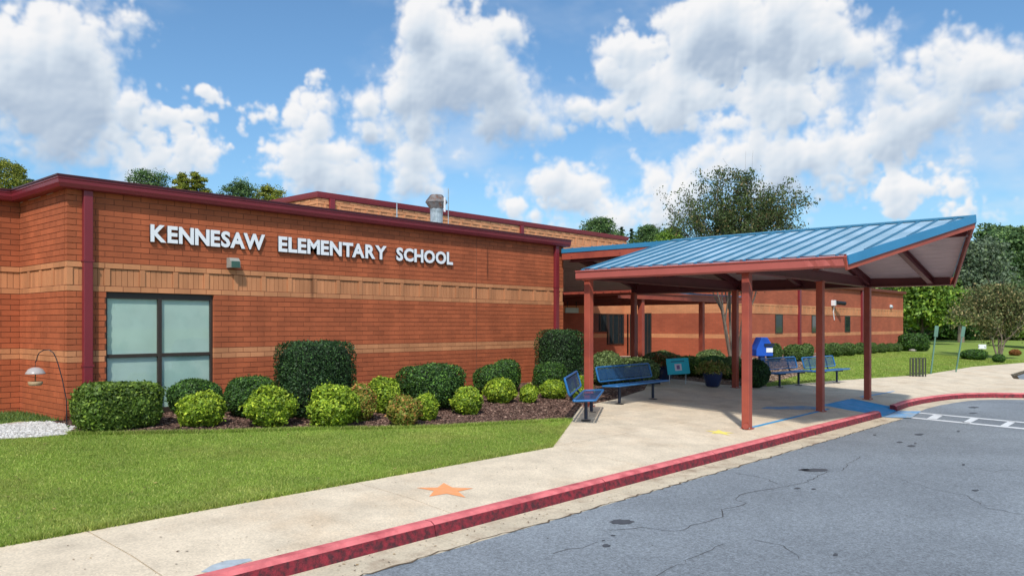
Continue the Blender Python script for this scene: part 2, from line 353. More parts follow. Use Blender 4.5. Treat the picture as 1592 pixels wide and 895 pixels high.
def brickmat(name, c1, c2, mc, island=.0):   # far walls, whose bricks are too small to tell apart
    m = bpy.data.materials.new(name); m.use_nodes = True; nt = m.node_tree; N = nt.nodes; L = nt.links; b = N['Principled BSDF']
    b.inputs['Roughness'].default_value = .9
    geo = N.new('ShaderNodeNewGeometry'); sp = N.new('ShaderNodeSeparateXYZ'); L.new(geo.outputs['Position'], sp.inputs[0])
    ad = N.new('ShaderNodeMath'); ad.operation = 'ADD'; L.new(sp.outputs[0], ad.inputs[0]); L.new(sp.outputs[1], ad.inputs[1])
    cb = N.new('ShaderNodeCombineXYZ'); L.new(ad.outputs[0], cb.inputs[0])
    a3 = N.new('ShaderNodeMath'); a3.operation = 'ADD'; L.new(sp.outputs[2], a3.inputs[0]); a3.inputs[1].default_value = .03; L.new(a3.outputs[0], cb.inputs[1])
    t = N.new('ShaderNodeTexBrick'); L.new(cb.outputs[0], t.inputs[0]); t.inputs['Scale'].default_value = 1
    t.inputs['Brick Width'].default_value = .305; t.inputs['Row Height'].default_value = .1; t.inputs['Mortar Size'].default_value = .006
    t.inputs['Color1'].default_value = (*c1, 1); t.inputs['Color2'].default_value = (*c2, 1); t.inputs['Mortar'].default_value = (*mc, 1)
    n = N.new('ShaderNodeTexNoise'); n.inputs['Scale'].default_value = .9; n.inputs['Detail'].default_value = 5; L.new(geo.outputs['Position'], n.inputs['Vector'])
    r = N.new('ShaderNodeMapRange'); L.new(n.outputs['Fac'], r.inputs[0]); r.inputs[1].default_value = .3; r.inputs[2].default_value = .7; r.inputs[3].default_value = .85; r.inputs[4].default_value = 1.15
    s = N.new('ShaderNodeVectorMath'); s.operation = 'SCALE'; L.new(t.outputs[0], s.inputs[0]); L.new(r.outputs[0], s.inputs['Scale']); L.new(s.outputs[0], b.inputs['Base Color'])
    return m
FAR_R = brickmat('far red brick', (.44, .105, .048), (.37, .085, .038), (.26, .085, .048))
FAR_L = brickmat('far orange brick', (.64, .27, .12), (.58, .23, .10), (.45, .20, .10))

def blind_mat():
    m = mat('pale green blind', (.62, .625, .59), .8, var=.14, vscale=.9, col2=(.50, .55, .52), c2scale=1.1)
    nt = m.node_tree; N = nt.nodes; L = nt.links; hs = [n for n in N if n.type == 'HUE_SAT'][0]; b = N['Principled BSDF']
    return m
BLIND = blind_mat()
def glassmat(name, tint=(.02, .03, .035), rough=.03, alpha=1.0):
    m = bpy.data.materials.new(name); m.use_nodes = True; nt = m.node_tree; N = nt.nodes; L = nt.links; b = N['Principled BSDF']
    if alpha < 1:
        tr = N.new('ShaderNodeBsdfTransparent'); tr.inputs[0].default_value = (.93, 1, .98, 1)
        gl = N.new('ShaderNodeBsdfGlossy'); gl.inputs['Roughness'].default_value = rough
        fr = N.new('ShaderNodeFresnel'); fr.inputs[0].default_value = 1.85
        ms = N.new('ShaderNodeMixShader'); ge_ = N.new('ShaderNodeNewGeometry'); ff = N.new('ShaderNodeMath'); ff.operation = 'SUBTRACT'; ff.inputs[0].default_value = 1; L.new(ge_.outputs['Backfacing'], ff.inputs[1])
        fm = N.new('ShaderNodeMath'); fm.operation = 'MULTIPLY'; L.new(fr.outputs[0], fm.inputs[0]); L.new(ff.outputs[0], fm.inputs[1]); L.new(fm.outputs[0], ms.inputs[0]); L.new(tr.outputs[0], ms.inputs[1]); L.new(gl.outputs[0], ms.inputs[2])
        L.new(ms.outputs[0], N['Material Output'].inputs[0])
    else:
        b.inputs['Base Color'].default_value = (*tint, 1); b.inputs['Roughness'].default_value = rough; b.inputs['Specular IOR Level'].default_value = .8
    return m
GLASS = glassmat('clear window glass', alpha=.5)
GLASS_D = glassmat('dark window glass', rough=.06)

def mesh_metal(name, col):                    # perforated, plastic coated bench metal
    m = mat(name, col, .45, var=.08, vscale=6); nt = m.node_tree; N = nt.nodes; L = nt.links
    tc = N.new('ShaderNodeTexCoord'); sp = N.new('ShaderNodeSeparateXYZ'); L.new(tc.outputs['Object'], sp.inputs[0])
    def fr(s, per):
        a = N.new('ShaderNodeMath'); a.operation = 'PINGPONG'; L.new(s, a.inputs[0]); a.inputs[1].default_value = per/2
        b = N.new('ShaderNodeMath'); b.operation = 'SUBTRACT'; L.new(a.outputs[0], b.inputs[0]); b.inputs[1].default_value = per/4
        c = N.new('ShaderNodeMath'); c.operation = 'POWER'; L.new(b.outputs[0], c.inputs[0]); c.inputs[1].default_value = 2; return c.outputs[0]
    a = N.new('ShaderNodeMath'); a.operation = 'ADD'; L.new(fr(sp.outputs[0], .05), a.inputs[0])
    yz = N.new('ShaderNodeMath'); yz.operation = 'ADD'; L.new(sp.outputs[1], yz.inputs[0]); L.new(sp.outputs[2], yz.inputs[1])
    L.new(fr(yz.outputs[0], .036), a.inputs[1])
    lt = N.new('ShaderNodeMath'); lt.operation = 'LESS_THAN'; L.new(a.outputs[0], lt.inputs[0]); lt.inputs[1].default_value = .0084**2
    tr = N.new('ShaderNodeBsdfTransparent'); ms = N.new('ShaderNodeMixShader'); L.new(lt.outputs[0], ms.inputs[0])
    L.new(N['Principled BSDF'].outputs[0], ms.inputs[1]); L.new(tr.outputs[0], ms.inputs[2]); L.new(ms.outputs[0], N['Material Output'].inputs[0])
    return m
PERF = mesh_metal('perforated blue bench metal', (.012, .075, .20))
BENCHB = mat('blue bench metal', (.022, .14, .36), .4, var=.08)
NAVY = mat('navy bench frame', (.012, .020, .045), .4, var=.08)

# ------------------------------------------------------------------ ground sheets
def sheet(name, poly, m, dz=0, parent=None, thick=0, kind='structure', flat=None, label=None):
    """polygon in plan laid on the sloping ground; thick > 0 makes a slab"""
    bm = bmesh.new(); vs = [bm.verts.new((x, y, 0)) for x, y in poly]
    tris = geometry.tessellate_polygon([[Vector((x, y, 0)) for x, y in poly]])
    for t in tris:
        try: bm.faces.new([vs[i] for i in t])
        except ValueError: pass
    if flat is None:
        for k, _ in KN[1:-1]:
            bmesh.ops.bisect_plane(bm, geom=bm.verts[:]+bm.edges[:]+bm.faces[:], plane_co=(0, k, 0), plane_no=(0, 1, 0))
    for v in bm.verts: v.co.z = (gz(v.co.y) if flat is None else flat)+dz
    bmesh.ops.recalc_face_normals(bm, faces=bm.faces)
    for f in bm.faces:
        if f.normal.z < 0: f.normal_flip()
    if thick:
        r = bmesh.ops.extrude_face_region(bm, geom=bm.faces[:])
        for e in r['geom']:
            if isinstance(e, bmesh.types.BMVert): e.co.z -= thick
        bmesh.ops.recalc_face_normals(bm, faces=bm.faces)
    me = bpy.data.meshes.new(name); bm.to_mesh(me); bm.free()
    o = link(name, me, m, parent)
    if parent is None and kind: o['kind'] = kind
    return o
def clip(poly, x0, x1, y0, y1):
    def cut(P, f, g):
        out = []
        for i in range(len(P)):
            a, b = P[i], P[(i+1) % len(P)]; fa, fb = f(a), f(b)
            if fa >= 0: out.append(a)
            if (fa > 0 > fb) or (fa < 0 < fb):
                t = fa/(fa-fb); out.append((a[0]+(b[0]-a[0])*t, a[1]+(b[1]-a[1])*t))
        return out
    for f in (lambda p: p[0]-x0, lambda p: x1-p[0], lambda p: p[1]-y0, lambda p: y1-p[1]):
        poly = cut(poly, f, None)
        if len(poly) < 3: return []
    out = []
    for p in poly:
        if not out or (abs(p[0]-out[-1][0])+abs(p[1]-out[-1][1])) > 1e-3: out.append(p)
    while len(out) > 1 and abs(out[0][0]-out[-1][0])+abs(out[0][1]-out[-1][1]) < 1e-3: out.pop()
    return out
def area(P): return abs(sum(P[i][0]*P[(i+1) % len(P)][1]-P[(i+1) % len(P)][0]*P[i][1] for i in range(len(P))))/2
def inside(P, x, y):
    x = np.asarray(x); y = np.asarray(y); r = np.zeros(x.shape, bool)
    for i in range(len(P)):
        (x1, y1), (x2, y2) = P[i], P[(i+1) % len(P)]
        c = ((y1 > y) != (y2 > y)) & (x < (x2-x1)*(y-y1)/((y2-y1) if y2 != y1 else 1e-9)+x1); r ^= c
    return r

ZR = -.59                                   # road level at the kerb
sheet('ground', [(-500, -500), (900, -500), (900, 900), (-500, 900)], LAWN, flat=-.80)
road_poly = [(-60, -60), (24.4, -60), (24.4, -15), (24.0, -12.2), (23.4, -10.3), (22.2, -9.0), (20.6, -8.6), (18.6, -8.45), (16.7, -8.5), (-60, -8.7)]
sheet('road', [(-60, -60), (24.4, -60), (24.4, -15), (24.0, -12), (23.5, -8.5), (-60, -8.5)], ASPH, flat=ZR)

# kerb line: the back of the kerb
kerbL = [(-14.6+3.05*i, -8.1) for i in range(10)]          # ... 0.65, 3.7, 6.75, 9.8, 12.85
kerbR = [(16.66, -7.95), (18.0, -7.86), (19.2, -7.9), (20.4, -8.03), (21.2, -8.18), (21.9, -8.42), (22.6, -8.95), (23.2, -9.8), (23.65, -11.0), (23.9, -12.4), (24.1, -15), (24.2, -25)]
def offset(P, d):
    out = []
    for i, p in enumerate(P):
        a = Vector(P[max(i-1, 0)]); b = Vector(P[min(i+1, len(P)-1)]); t = (b-a).normalized(); n = Vector((t.y, -t.x))
        out.append((p[0]+n.x*d, p[1]+n.y*d))
    return out
def kerb(P, ends_sloped=(False, False)):
    o = thing('kerb', None, None); o['kind'] = 'structure'; return o
KT = -.435
def kerb_run(P, parent):
    B, Fp, Pn = P, offset(P, .15), offset(P, .62)
    for i in range(len(P)-1):
        g = .006
        def lerp(a, b, t): return (a[0]+(b[0]-a[0])*t, a[1]+(b[1]-a[1])*t)
        Ln = math.hypot(P[i+1][0]-P[i][0], P[i+1][1]-P[i][1]); t0 = g/Ln if Ln > 2.5 else 0; t1 = 1-t0
        b0, b1, f0, f1 = lerp(B[i], B[i+1], t0), lerp(B[i], B[i+1], t1), lerp(Fp[i], Fp[i+1], t0), lerp(Fp[i], Fp[i+1], t1)
        f0b, f1b = lerp(offset(P, .18)[i], offset(P, .18)[i+1], t0), lerp(offset(P, .18)[i], offset(P, .18)[i+1], t1)
        fr = .05
        m0, m1 = lerp(offset(P, .15-fr)[i], offset(P, .15-fr)[i+1], t0), lerp(offset(P, .15-fr)[i], offset(P, .15-fr)[i+1], t1)
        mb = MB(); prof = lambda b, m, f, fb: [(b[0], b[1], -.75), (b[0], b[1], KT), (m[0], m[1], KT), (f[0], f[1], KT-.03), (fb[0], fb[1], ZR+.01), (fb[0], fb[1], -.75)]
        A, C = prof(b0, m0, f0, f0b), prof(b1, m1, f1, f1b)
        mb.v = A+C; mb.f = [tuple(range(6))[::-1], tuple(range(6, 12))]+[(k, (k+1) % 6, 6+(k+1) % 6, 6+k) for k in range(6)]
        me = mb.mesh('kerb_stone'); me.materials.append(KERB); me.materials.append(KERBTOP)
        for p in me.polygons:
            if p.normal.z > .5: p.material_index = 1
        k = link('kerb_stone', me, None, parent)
        p0, p1 = lerp(Pn[i], Pn[i+1], t0), lerp(Pn[i], Pn[i+1], t1)
        mb = MB(); mb.quadbox([(f0b[0], f0b[1], -.74), (f1b[0], f1b[1], -.74), (p1[0], p1[1], -.74), (p0[0], p0[1], -.74),
                               (f0b[0], f0b[1], ZR+.012), (f1b[0], f1b[1], ZR+.012), (p1[0], p1[1], ZR+.004), (p0[0], p0[1], ZR+.004)])
        mb.build('gutter_pan', PAN, parent)
k1 = kerb(None); kerb_run([(x, y) for x, y in kerbL]+[(14.95, -8.1)], k1)
k2 = kerb(None); kerb_run(kerbR, k2)
# gutter pan across the ramp mouth
mb = MB(); mb.quadbox([(14.96, -8.28, -.74), (16.65, -8.13, -.74), (16.72, -8.56, -.74), (14.96, -8.72, -.74), (14.96, -8.28, ZR+.013), (16.65, -8.13, ZR+.013), (16.72, -8.56, ZR+.004), (14.96, -8.72, ZR+.004)])
mb.build('gutter_pan', PAN, k1)

# sidewalk and apron slabs
apron = [(-40, -8.1), (-40, -6.40), (4.84, -6.40), (7.35, -4.85), (9.2, -3.72), (10.85, -3.45), (13.3, -2.76), (15.2, -1.7), (16.6, -1.3), (16.85, -3.3),
         (17.7, -4.22), (21.6, -4.62), (24.4, -5.1), (28.3, -5.75), (36, -5.75), (46, -6.9), (60, -9), (60, -9.9), (46, -8.3), (38, -7.6), (33, -7.75), (30.5, -8.3), (29.6, -9.4), (29.4, -12), (29.4, -25), (24.2, -25), (24.1, -15), (23.9, -12.4), (23.65, -11), (23.2, -9.8), (22.6, -8.95), (21.9, -8.42),
         (21.2, -8.18), (20.4, -8.03), (19.2, -7.9), (18, -7.86), (16.66, -7.95), (16.66, -8.1)]
BED = [(-40, 14.1, -25, 0), (14.1, 17.3, -6.39, 0), (17.3, 60, -25, 0)]
sw = thing('pavement', None, None); sw['kind'] = 'structure'
us = [-17.3, -14.2, -11.15, -8.1, -5.1, -2.05, 1.05, 4.86, 7.9, 11.0, 14.1, 17.3, 20.4, 23.6, 26.8, 30, 33.2, 36.4, 40, 44, 48, 54, 60]
vs_ = [-25, -22, -19, -16, -13, -10.6, -8.115, -6.39, -4.9, -3.0, -1.0]
RX0, RX1, RY0 = 14.1, 17.3, -6.39
for i in range(len(us)-1):
    for j in range(len(vs_)-1):
        x0, x1, y0, y1 = us[i]+.008, us[i+1]-.008, vs_[j]+.006, vs_[j+1]-.006
        if abs(us[i]-RX0) < .01 and abs(vs_[j]+8.115) < .01: continue
        if us[i] > 22 and vs_[j] < -6.4 and vs_[j] > -8.2 and False: continue
        c = clip(apron, x0, x1, y0, y1)
        if len(c) >= 3 and area(c) > .04: sheet('slab', c, CONC, parent=sw, thick=.12)
for b in BED: sheet('paving_bed', clip(apron, *b), JOINT, dz=-.03, thick=.3)
# kerb ramp with its flared sides
def ramp():
    nx, ny = 40, 24; X = np.linspace(RX0+.006, RX1-.006, nx); V_ = []
    for j in range(ny):
        for i in range(nx):
            x = X[i]; yb = -8.10 if x < 14.95 else (-8.28+.15*min(1, (x-14.95)/1.7) if x < 16.66 else -7.945)
            if 14.85 < x < 15.0: yb = -8.1-.18*(x-14.85)/.15
            if 16.6 < x < 16.72: yb = -8.13+.18*(x-16.6)/.12
            y = RY0-.005+(yb-RY0+.005)*j/(ny-1)
            w = max(0, min(1, (x-14.35)/.65)) * max(0, min(1, (17.2-x)/.55)); w = w*w*(3-2*w)
            d = max(0, min(1, (-6.95-y)/1.25)); z = gz(y)*(1-w*d)+(ZR+.02)*w*d
            if y < -8.05 and x < 14.95: pass
            V_.append((x, y, z+.0))
    Fc = [(j*nx+i, j*nx+i+1, (j+1)*nx+i+1, (j+1)*nx+i) for j in range(ny-1) for i in range(nx-1)]
    me = bpy.data.meshes.new('kerb_ramp'); me.from_pydata(V_, [], Fc); me.materials.append(CONC); me.materials.append(BPAINT); me.materials.append(BPAINT2)
    for p in me.polygons:
        c = p.center
        if 14.75 < c.x < 16.9 and c.y < -6.95: p.material_index = 1
        elif 14.55 < c.x < 16.9 and c.y < -6.95: p.material_index = 2
    bm = bmesh.new(); bm.from_mesh(me); bmesh.ops.recalc_face_normals(bm, faces=bm.faces)
    for f in bm.faces:
        if f.normal.z < 0: f.normal_flip()
    bm.to_mesh(me); bm.free()
    o = link('kerb_ramp', me, None, sw)
ramp()
def paint(name, poly, m, label=None, dz=.004, flat=None, group=None, cat='ground marking'):
    o = sheet(name, poly, m, dz=dz, kind=None, flat=flat); o['kind'] = 'structure' if label is None else None
    if label: del o['kind']; tag(o, label, cat, group)
    return o
def star(cx, cy, r, rot): return [(cx+(r if k % 2 == 0 else r*.42)*math.cos(rot+k*math.pi/5), cy+(r if k % 2 == 0 else r*.42)*math.sin(rot+k*math.pi/5)) for k in range(10)]
sx_, sy_ = G(693, 761.5); paint('painted_star', star(sx_, sy_, .36, math.atan2(sy_-CAM[1], sx_-CAM[0])+R(4)), OPAINT, 'orange star painted on the sidewalk in front of the lawn')
sx_, sy_ = G(1119, 671.8); paint('painted_star', star(sx_, sy_, .28, math.atan2(sy_-CAM[1], sx_-CAM[0])+R(4)), YPAINT, 'yellow star painted on the pavement left of the nearest canopy column')
paint('painted_line', [(9.58, -7.54), (14.0, -7.42), (14.0, -7.34), (9.58, -7.46)], BPAINT, 'blue line painted on the pavement between the canopy columns')
paint('painted_patch', [(13.0, -6.3), (14.05, -6.8), (14.09, -7.25), (13.6, -7.2), (12.9, -6.75), (12.6, -6.35)], BPAINT2, 'faded blue paint beside the kerb ramp, left of it')
paint('painted_patch', [(17.5, -6.9), (20.2, -7.0), (20.2, -7.06), (17.5, -7.05)], BPAINT2, 'faint thin blue paint line right of the kerb ramp')
paint('painted_patch', [(14.97, -8.30), (16.62, -8.14), (17.0, -8.6), (15.2, -8.85)], BPAINT2, 'blue paint across the gutter at the foot of the kerb ramp', flat=ZR, dz=.020)
paint('painted_patch', [G(*p) for p in ((312, 889), (330, 878), (352, 871), (388, 868), (392, 871), (362, 880), (335, 889))], mat('worn grey blue paint', (.38, .43, .47), .8, var=.2, vscale=12), 'worn grey blue paint remnant beside the red kerb at the bottom left')
# ladder crossing on the road
def GR(px, py):
    du, dv = ray(px); t = (1.6-ZR)*F/(py-HY); return (CAM[0]+du*t, CAM[1]+dv*t)
cw = thing('crosswalk', 'white ladder crossing painted on the asphalt beside the ramp', 'crosswalk')
def strip(P, m, par, name='stripe', z=ZR+.006):
    mb = MB(); b = len(mb.v); mb.v = [(x, y, z) for x, y in P]; mb.f = [tuple(range(len(P)))]
    me = bpy.data.meshes.new(name); me.from_pydata(mb.v, [], mb.f); me.update()
    if me.polygons[0].normal.z < 0: me.flip_normals()
    return link(name, me, m, par)
strip([GR(1423, 640.4), GR(1640, 660.2), GR(1640, 661.8), GR(1423, 641.8)], WPAINT, cw)
strip([GR(1406, 647.2), GR(1640, 669.8), GR(1640, 672.0), GR(1405, 648.7)], WPAINT, cw)
for a in ((1442, 1466, 1458, 1443, 644, 645, 651.9, 651), (1499, 1521, 1509, 1498, 649.6, 650.5, 658.3, 657.3), (1558, 1579, 1569, 1557, 654.4, 655.4, 663.2, 662), (1618, 1642, 1630, 1616, 659.4, 660.6, 669.5, 668.4)):
    x0, x1, x2, x3, y0, y1, y2, y3 = a
    w = 12
    strip([GR(x0+10, y0+.2), GR(x1+1, y1+.2), GR(x2-2, y2-.4), GR(x3-2, y3-.6)], WPAINT, cw)
def wiggle_line(pts, w, z, name, m, parent, seed):
    rr = random.Random(seed); P = []
    for (a, b) in zip(pts, pts[1:]):
        n = max(2, int(math.hypot(b[0]-a[0], b[1]-a[1])/.10))
        for k in range(n):
            t = k/n; P.append((a[0]+(b[0]-a[0])*t+rr.gauss(0, .018), a[1]+(b[1]-a[1])*t+rr.gauss(0, .018)))
    P.append(pts[-1]); mb = MB()
    for i, p in enumerate(P):
        a = Vector(P[max(i-1, 0)]); b = Vector(P[min(i+1, len(P)-1)]); t = (b-a).normalized(); n = Vector((-t.y, t.x))*w*rr.uniform(.3, 1)*.5
        mb.v += [(p[0]-n.x, p[1]-n.y, z), (p[0]+n.x, p[1]+n.y, z)]
        if i: k = 2*i; mb.f.append((k-2, k, k+1, k-1))
    me = bpy.data.meshes.new(name); me.from_pydata(mb.v, [], mb.f); o = link(name, me, m, parent)
    if parent is None: o['kind'] = 'structure'
    return o
cracks = [[(1140, 665+70), (1165, 730+8), (1195, 745), (1210, 752)], [(1338, 710), (1322, 718), (1310, 731), (1285, 733), (1250, 750), (1215, 757), (1165, 765), (1147, 769), (1145, 777), (1160, 781), (1143, 787), (1121, 791), (1125, 803), (1096, 811), (1065, 820), (1050, 826), (1018, 822), (1000, 820), (940, 826)],
          [(1120, 846), (1085, 862), (1050, 878), (1020, 895)], [(1592, 732), (1560, 730), (1545, 734), (1520, 728)], [(930, 842), (905, 852), (880, 853), (860, 860)], [(1240, 868), (1215, 848), (1180, 840), (1172, 838)],
          [(1592, 800), (1540, 790), (1500, 770), (1450, 760), (1400, 745)]]
for i, c in enumerate(cracks): wiggle_line([GR(*p) for p in c], .016 if i == 1 else .011, ZR+.003, 'road_crack', CRACK, None, i)
wiggle_line([(-14, -8.71), (0, -8.715), (14.9, -8.715)], .035, ZR+.006, 'road_edge_crack', JOINT, None, 50)
def stain(px, py, rx, ry, seed, pan=False, m=OIL):
    rr = random.Random(seed); c = G(px, py) if pan else GR(px, py)
    pts = []; n = 22
    for k in range(n):
        a = 2*math.pi*k/n; q = (px+rx*math.cos(a)*rr.uniform(.75, 1.1), py+ry*math.sin(a)*rr.uniform(.75, 1.1)); pts.append(G(*q) if pan else GR(*q))
    if pan: sheet('stain', pts, m, dz=.003)
    else: strip(pts, m, None, 'oil_stain', ZR+.0045)['kind'] = 'structure'
for i, s in enumerate([(967, 811, 19, 4), (953, 832, 4, 1.2), (938, 840, 3, 1), (943, 848, 7, 2.5), (1268, 730.5, 22, 2.6), (1250, 730, 9, 1.6), (1429, 675, 7, 1.6), (1399, 687, 5, 1.3), (1423, 689, 2.5, 1), (1417, 693, 7, 1.6), (1514, 633, 9, 1.2), (1513, 642, 7, 1), (1490, 670, 2.5, 1.2), (1517, 762, 6, 1.5), (1498, 722, 3, 1.5), (1299, 862, 4, 2.5), (1360, 676, 3, 1), (1240, 759, 5, 1.2), (1265, 760, 4, 1)]): stain(*s, seed=i)

# far drive beyond the concrete, at the right
sheet('far_drive', [(29.62, -9.6), (29.7, -9.3), (30.5, -8.5), (33, -8.0), (38, -7.8), (46, -8.5), (60, -10.1), (60, -60), (29.62, -60)], ASPH, dz=-.03, flat=-.44)
mb = MB().box(24.5, 29.4, -26, -60, -.75, -.47); mb.build('traffic_island', LAWN)['kind'] = 'structure'

# lawn, mulch bed, gravel
bed_edge = [G(105, 676), G(170, 676), G(240, 674), G(340, 673), G(420, 670), G(500, 668), G(600, 667), G(700, 664), G(790, 659), G(884, 654)]
lawn_poly = [(-40, -6.41), (4.83, -6.41), (7.34, -4.87)] + bed_edge[::-1] + [G(60, 680), G(0, 683), (-9, -2.6), (-40, -2.6)]
sheet('lawn', lawn_poly, LAWN, dz=.004, thick=.3)
mulch = bed_edge + [(7.34, -4.86), (9.19, -3.73), (10.84, -3.46), (13.29, -2.77), (15.18, -1.72), (16.59, -1.31), (16.59, -.4), (13.4, .1), (0, .12), (-.25, .1), (-.2, -1.0)]
sheet('mulch_bed', mulch, SOIL, dz=.015, thick=.3)
grav = [G(105, 676), (-.2, -1.0), (-.25, .1), G(30, 656), G(0, 660), (-5, -.3), (-9, -1.2), (-9, -2.6), G(0, 683), G(60, 680)]
sheet('gravel_bed', grav, mat('pale grit', (.45, .41, .35), .95, var=.2, vscale=9, bump=.5), dz=.012, thick=.3)
back_lawn = [(-.25, .1), (-.02, .12), (-.02, 2.2), (-40, 2.2), (-40, -2.6), (-9.02, -2.6), (-9.02, -1.2), (-5.02, -.28), G(0, 659.6), G(30, 655.6)]
sheet('side_lawn', back_lawn, LAWN, dz=.004, thick=.3)
# lawn in front of the wing
rl = [(17.72, -4.2), (21.6, -4.6), (24.4, -5.08), (28.3, -5.73), (36, -5.73), (46, -6.88), (60, -8.98), (90, -14), (400, -60), (400, 300), (62, 300), (62, 20), (57.2, 2.5), (56, 1.15), (50, .95), (40, .9), (33, .55), (29.3, -.6), (25.5, -2.2), (22.6, -3.2), (20.2, -3.6), (18.6, -3.75)]
sheet('lawn_by_wing', rl, LAWN, dz=.004, thick=.3)
wm = [(16.87, -3.3), (17.7, -4.2), (18.6, -3.75), (20.2, -3.6), (22.6, -3.2), (25.5, -2.2), (29.3, -.6), (33, .55), (40, .9), (50, .95), (56, 1.15), (57.2, 2.5), (57, 3.1), (29.7, 3.1), (25.4, .6), (16.6, .4), (16.6, -1.3)]
sheet('wing_bed', wm, mat('pale mulch', (.20, .13, .09), .95, var=.3, vscale=8, bump=.7, bscale=40), dz=.012, thick=.3)
sheet('courtyard_floor', [(16.6, .4), (25.4, .6), (29.7, 3.1), (29.7, 9), (13.5, 9), (13.5, .1)], CONC, dz=.01)
mb = MB().box(24.3, 29.3, -60, -25.1, -.75, -.40); 
# ------------------------------------------------------------------ small scattered ground matter
def scatter(poly, n, lo=None):
    xs = [p[0] for p in poly]; ys = [p[1] for p in poly]; x0, x1, y0, y1 = min(xs), max(xs), min(ys), max(ys)
    if lo: x0, x1, y0, y1 = max(x0, lo[0]), min(x1, lo[1]), max(y0, lo[2]), min(y1, lo[3])
    X = np.zeros(0); Y = np.zeros(0)
    while len(X) < n:
        x = RNG.uniform(x0, x1, n); y = RNG.uniform(y0, y1, n); k = inside(poly, x, y); X = np.r_[X, x[k]]; Y = np.r_[Y, y[k]]
    return X[:n], Y[:n]
def blades(name, poly, n, lo, h, w, m, dz=.0):
    X, Y = scatter(poly, n, lo); Z = gzn(Y)+dz; a = RNG.uniform(0, 2*math.pi, n); hh = h*RNG.uniform(.45, 1.15, n)
    ln = RNG.normal(0, .5, (n, 2))*hh[:, None]
    v = np.zeros((n, 3, 3)); ww = w*RNG.uniform(.6, 1.3, n)
    v[:, 0] = np.c_[X-np.cos(a)*ww, Y-np.sin(a)*ww, Z]; v[:, 1] = np.c_[X+np.cos(a)*ww, Y+np.sin(a)*ww, Z]
    v[:, 2] = np.c_[X+ln[:, 0], Y+ln[:, 1], Z+hh]
    o = link(name, np_mesh(name, v.reshape(-1, 3), np.arange(3*n).reshape(n, 3)), m)
    return o
tag(blades('grass', lawn_poly, 400000, (-8.5, 7.5, -6.6, -1.2), .032, .0045, LF_GRASS), 'short mown grass of the front lawn between sidewalk and mulch bed', 'grass', kind='stuff')
tag(blades('grass', rl, 60000, (17, 45, -8, 2), .05, .012, LF_GRASS), 'mown grass of the lawn in front of the far wing', 'grass', kind='stuff')
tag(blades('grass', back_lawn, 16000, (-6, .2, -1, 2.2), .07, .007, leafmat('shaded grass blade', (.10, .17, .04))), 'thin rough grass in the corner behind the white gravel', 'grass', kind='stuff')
ew = .10; strip_ = [(-9, -6.41-.025), (4.85, -6.41-.03), (7.38, -4.89), (7.30, -4.80), (4.80, -6.33), (-9, -6.33)]
tag(blades('grass_edge', strip_, 26000, None, .062, .005, LF_GRASS), 'ragged grass hanging over the edge of the sidewalk', 'grass', kind='stuff')
strip_ = [(p[0]+.0, p[1]-.05) for p in bed_edge]+[(p[0], p[1]+.07) for p in bed_edge[::-1]]
tag(blades('grass_edge', strip_, 16000, None, .07, .006, LF_GRASS), 'ragged grass along the front of the mulch bed', 'grass', kind='stuff')
# edge done
n = 9000; edge = [(-9, -6.41)] + [(4.83, -6.41), (7.3, -4.9)]
def chips(name, poly, n, lo, size, m, zoff=.015):
    X, Y = scatter(poly, n, lo); Z = gzn(Y)+zoff+RNG.uniform(0, .015, n)
    c = np.c_[X, Y, Z]; q = RNG.normal(size=(n, 3)); q /= np.linalg.norm(q, axis=1)[:, None]; q[:, 2] *= .35
    r = np.cross(q, RNG.normal(size=(n, 3))); r /= np.linalg.norm(r, axis=1)[:, None]+1e-6
    s = size*RNG.uniform(.5, 1.5, (n, 1)); a = q*s; b = r*s*.35
    v = np.stack([c-a, c+b, c+a, c-b], 1).reshape(-1, 3)
    return link(name, np_mesh(name, v, np.arange(4*n).reshape(n, 4)), m)
tag(chips('mulch', mulch, 60000, (-1, 16.6, -5.2, 0), .032, CHIP), 'brown bark mulch in the bed along the front wall', 'mulch', kind='stuff')
tag(chips('mulch', wm, 16000, (16, 45, -4.5, 3), .05, mat('pale chip', (.32, .22, .16), .95, island=.5)), 'pale mulch in the bed in front of the far wing', 'mulch', kind='stuff')
def litter(name, label, poly, n, lo, size, m, flat, dz):
    X, Y = scatter(poly, n, lo); Z = (gzn(Y) if flat is None else np.full(n, flat))+dz; a = RNG.uniform(0, 6.28, n); s_ = size*RNG.uniform(.4, 1.5, n)
    v = np.zeros((n, 4, 3))
    for k, (r, b_) in enumerate(((1, 0), (.5, 1.7), (1, 3.14), (.45, 4.6))): v[:, k] = np.c_[X+np.cos(a+b_)*s_*r, Y+np.sin(a+b_)*s_*r, Z+RNG.uniform(0, .3, n)*s_]
    return tag(link(name, np_mesh(name, v.reshape(-1, 3), np.arange(4*n).reshape(n, 4)), m), label, 'litter', kind='stuff')
DRY = mat('dry leaf', (.16, .09, .045), .8, island=.6, hue=((.33, .22, .09), .6))
litter('leaf_litter', 'scattered dry leaves and grit along the gutter of the red kerb', [(-6, -8.30), (15, -8.30), (15, -8.62), (-6, -8.72)], 420, None, .014, DRY, ZR, .014)
litter('leaf_litter', 'sparse dry leaves and specks on the pavement', apron, 900, (-6, 26, -10, -2), .012, DRY, None, .006)
litter('leaf_litter', 'sparse dark specks and leaves on the asphalt', [(-6, -25), (24, -25), (24, -14), (15, -8.9), (-6, -8.9)], 700, None, .012, mat('dark leaf', (.07, .05, .04), .8, island=.5), ZR, .005)
litter('leaf_litter', 'few dry leaves fallen on the front lawn', lawn_poly, 260, (-8, 7, -6.5, -2), .022, DRY, None, .035)
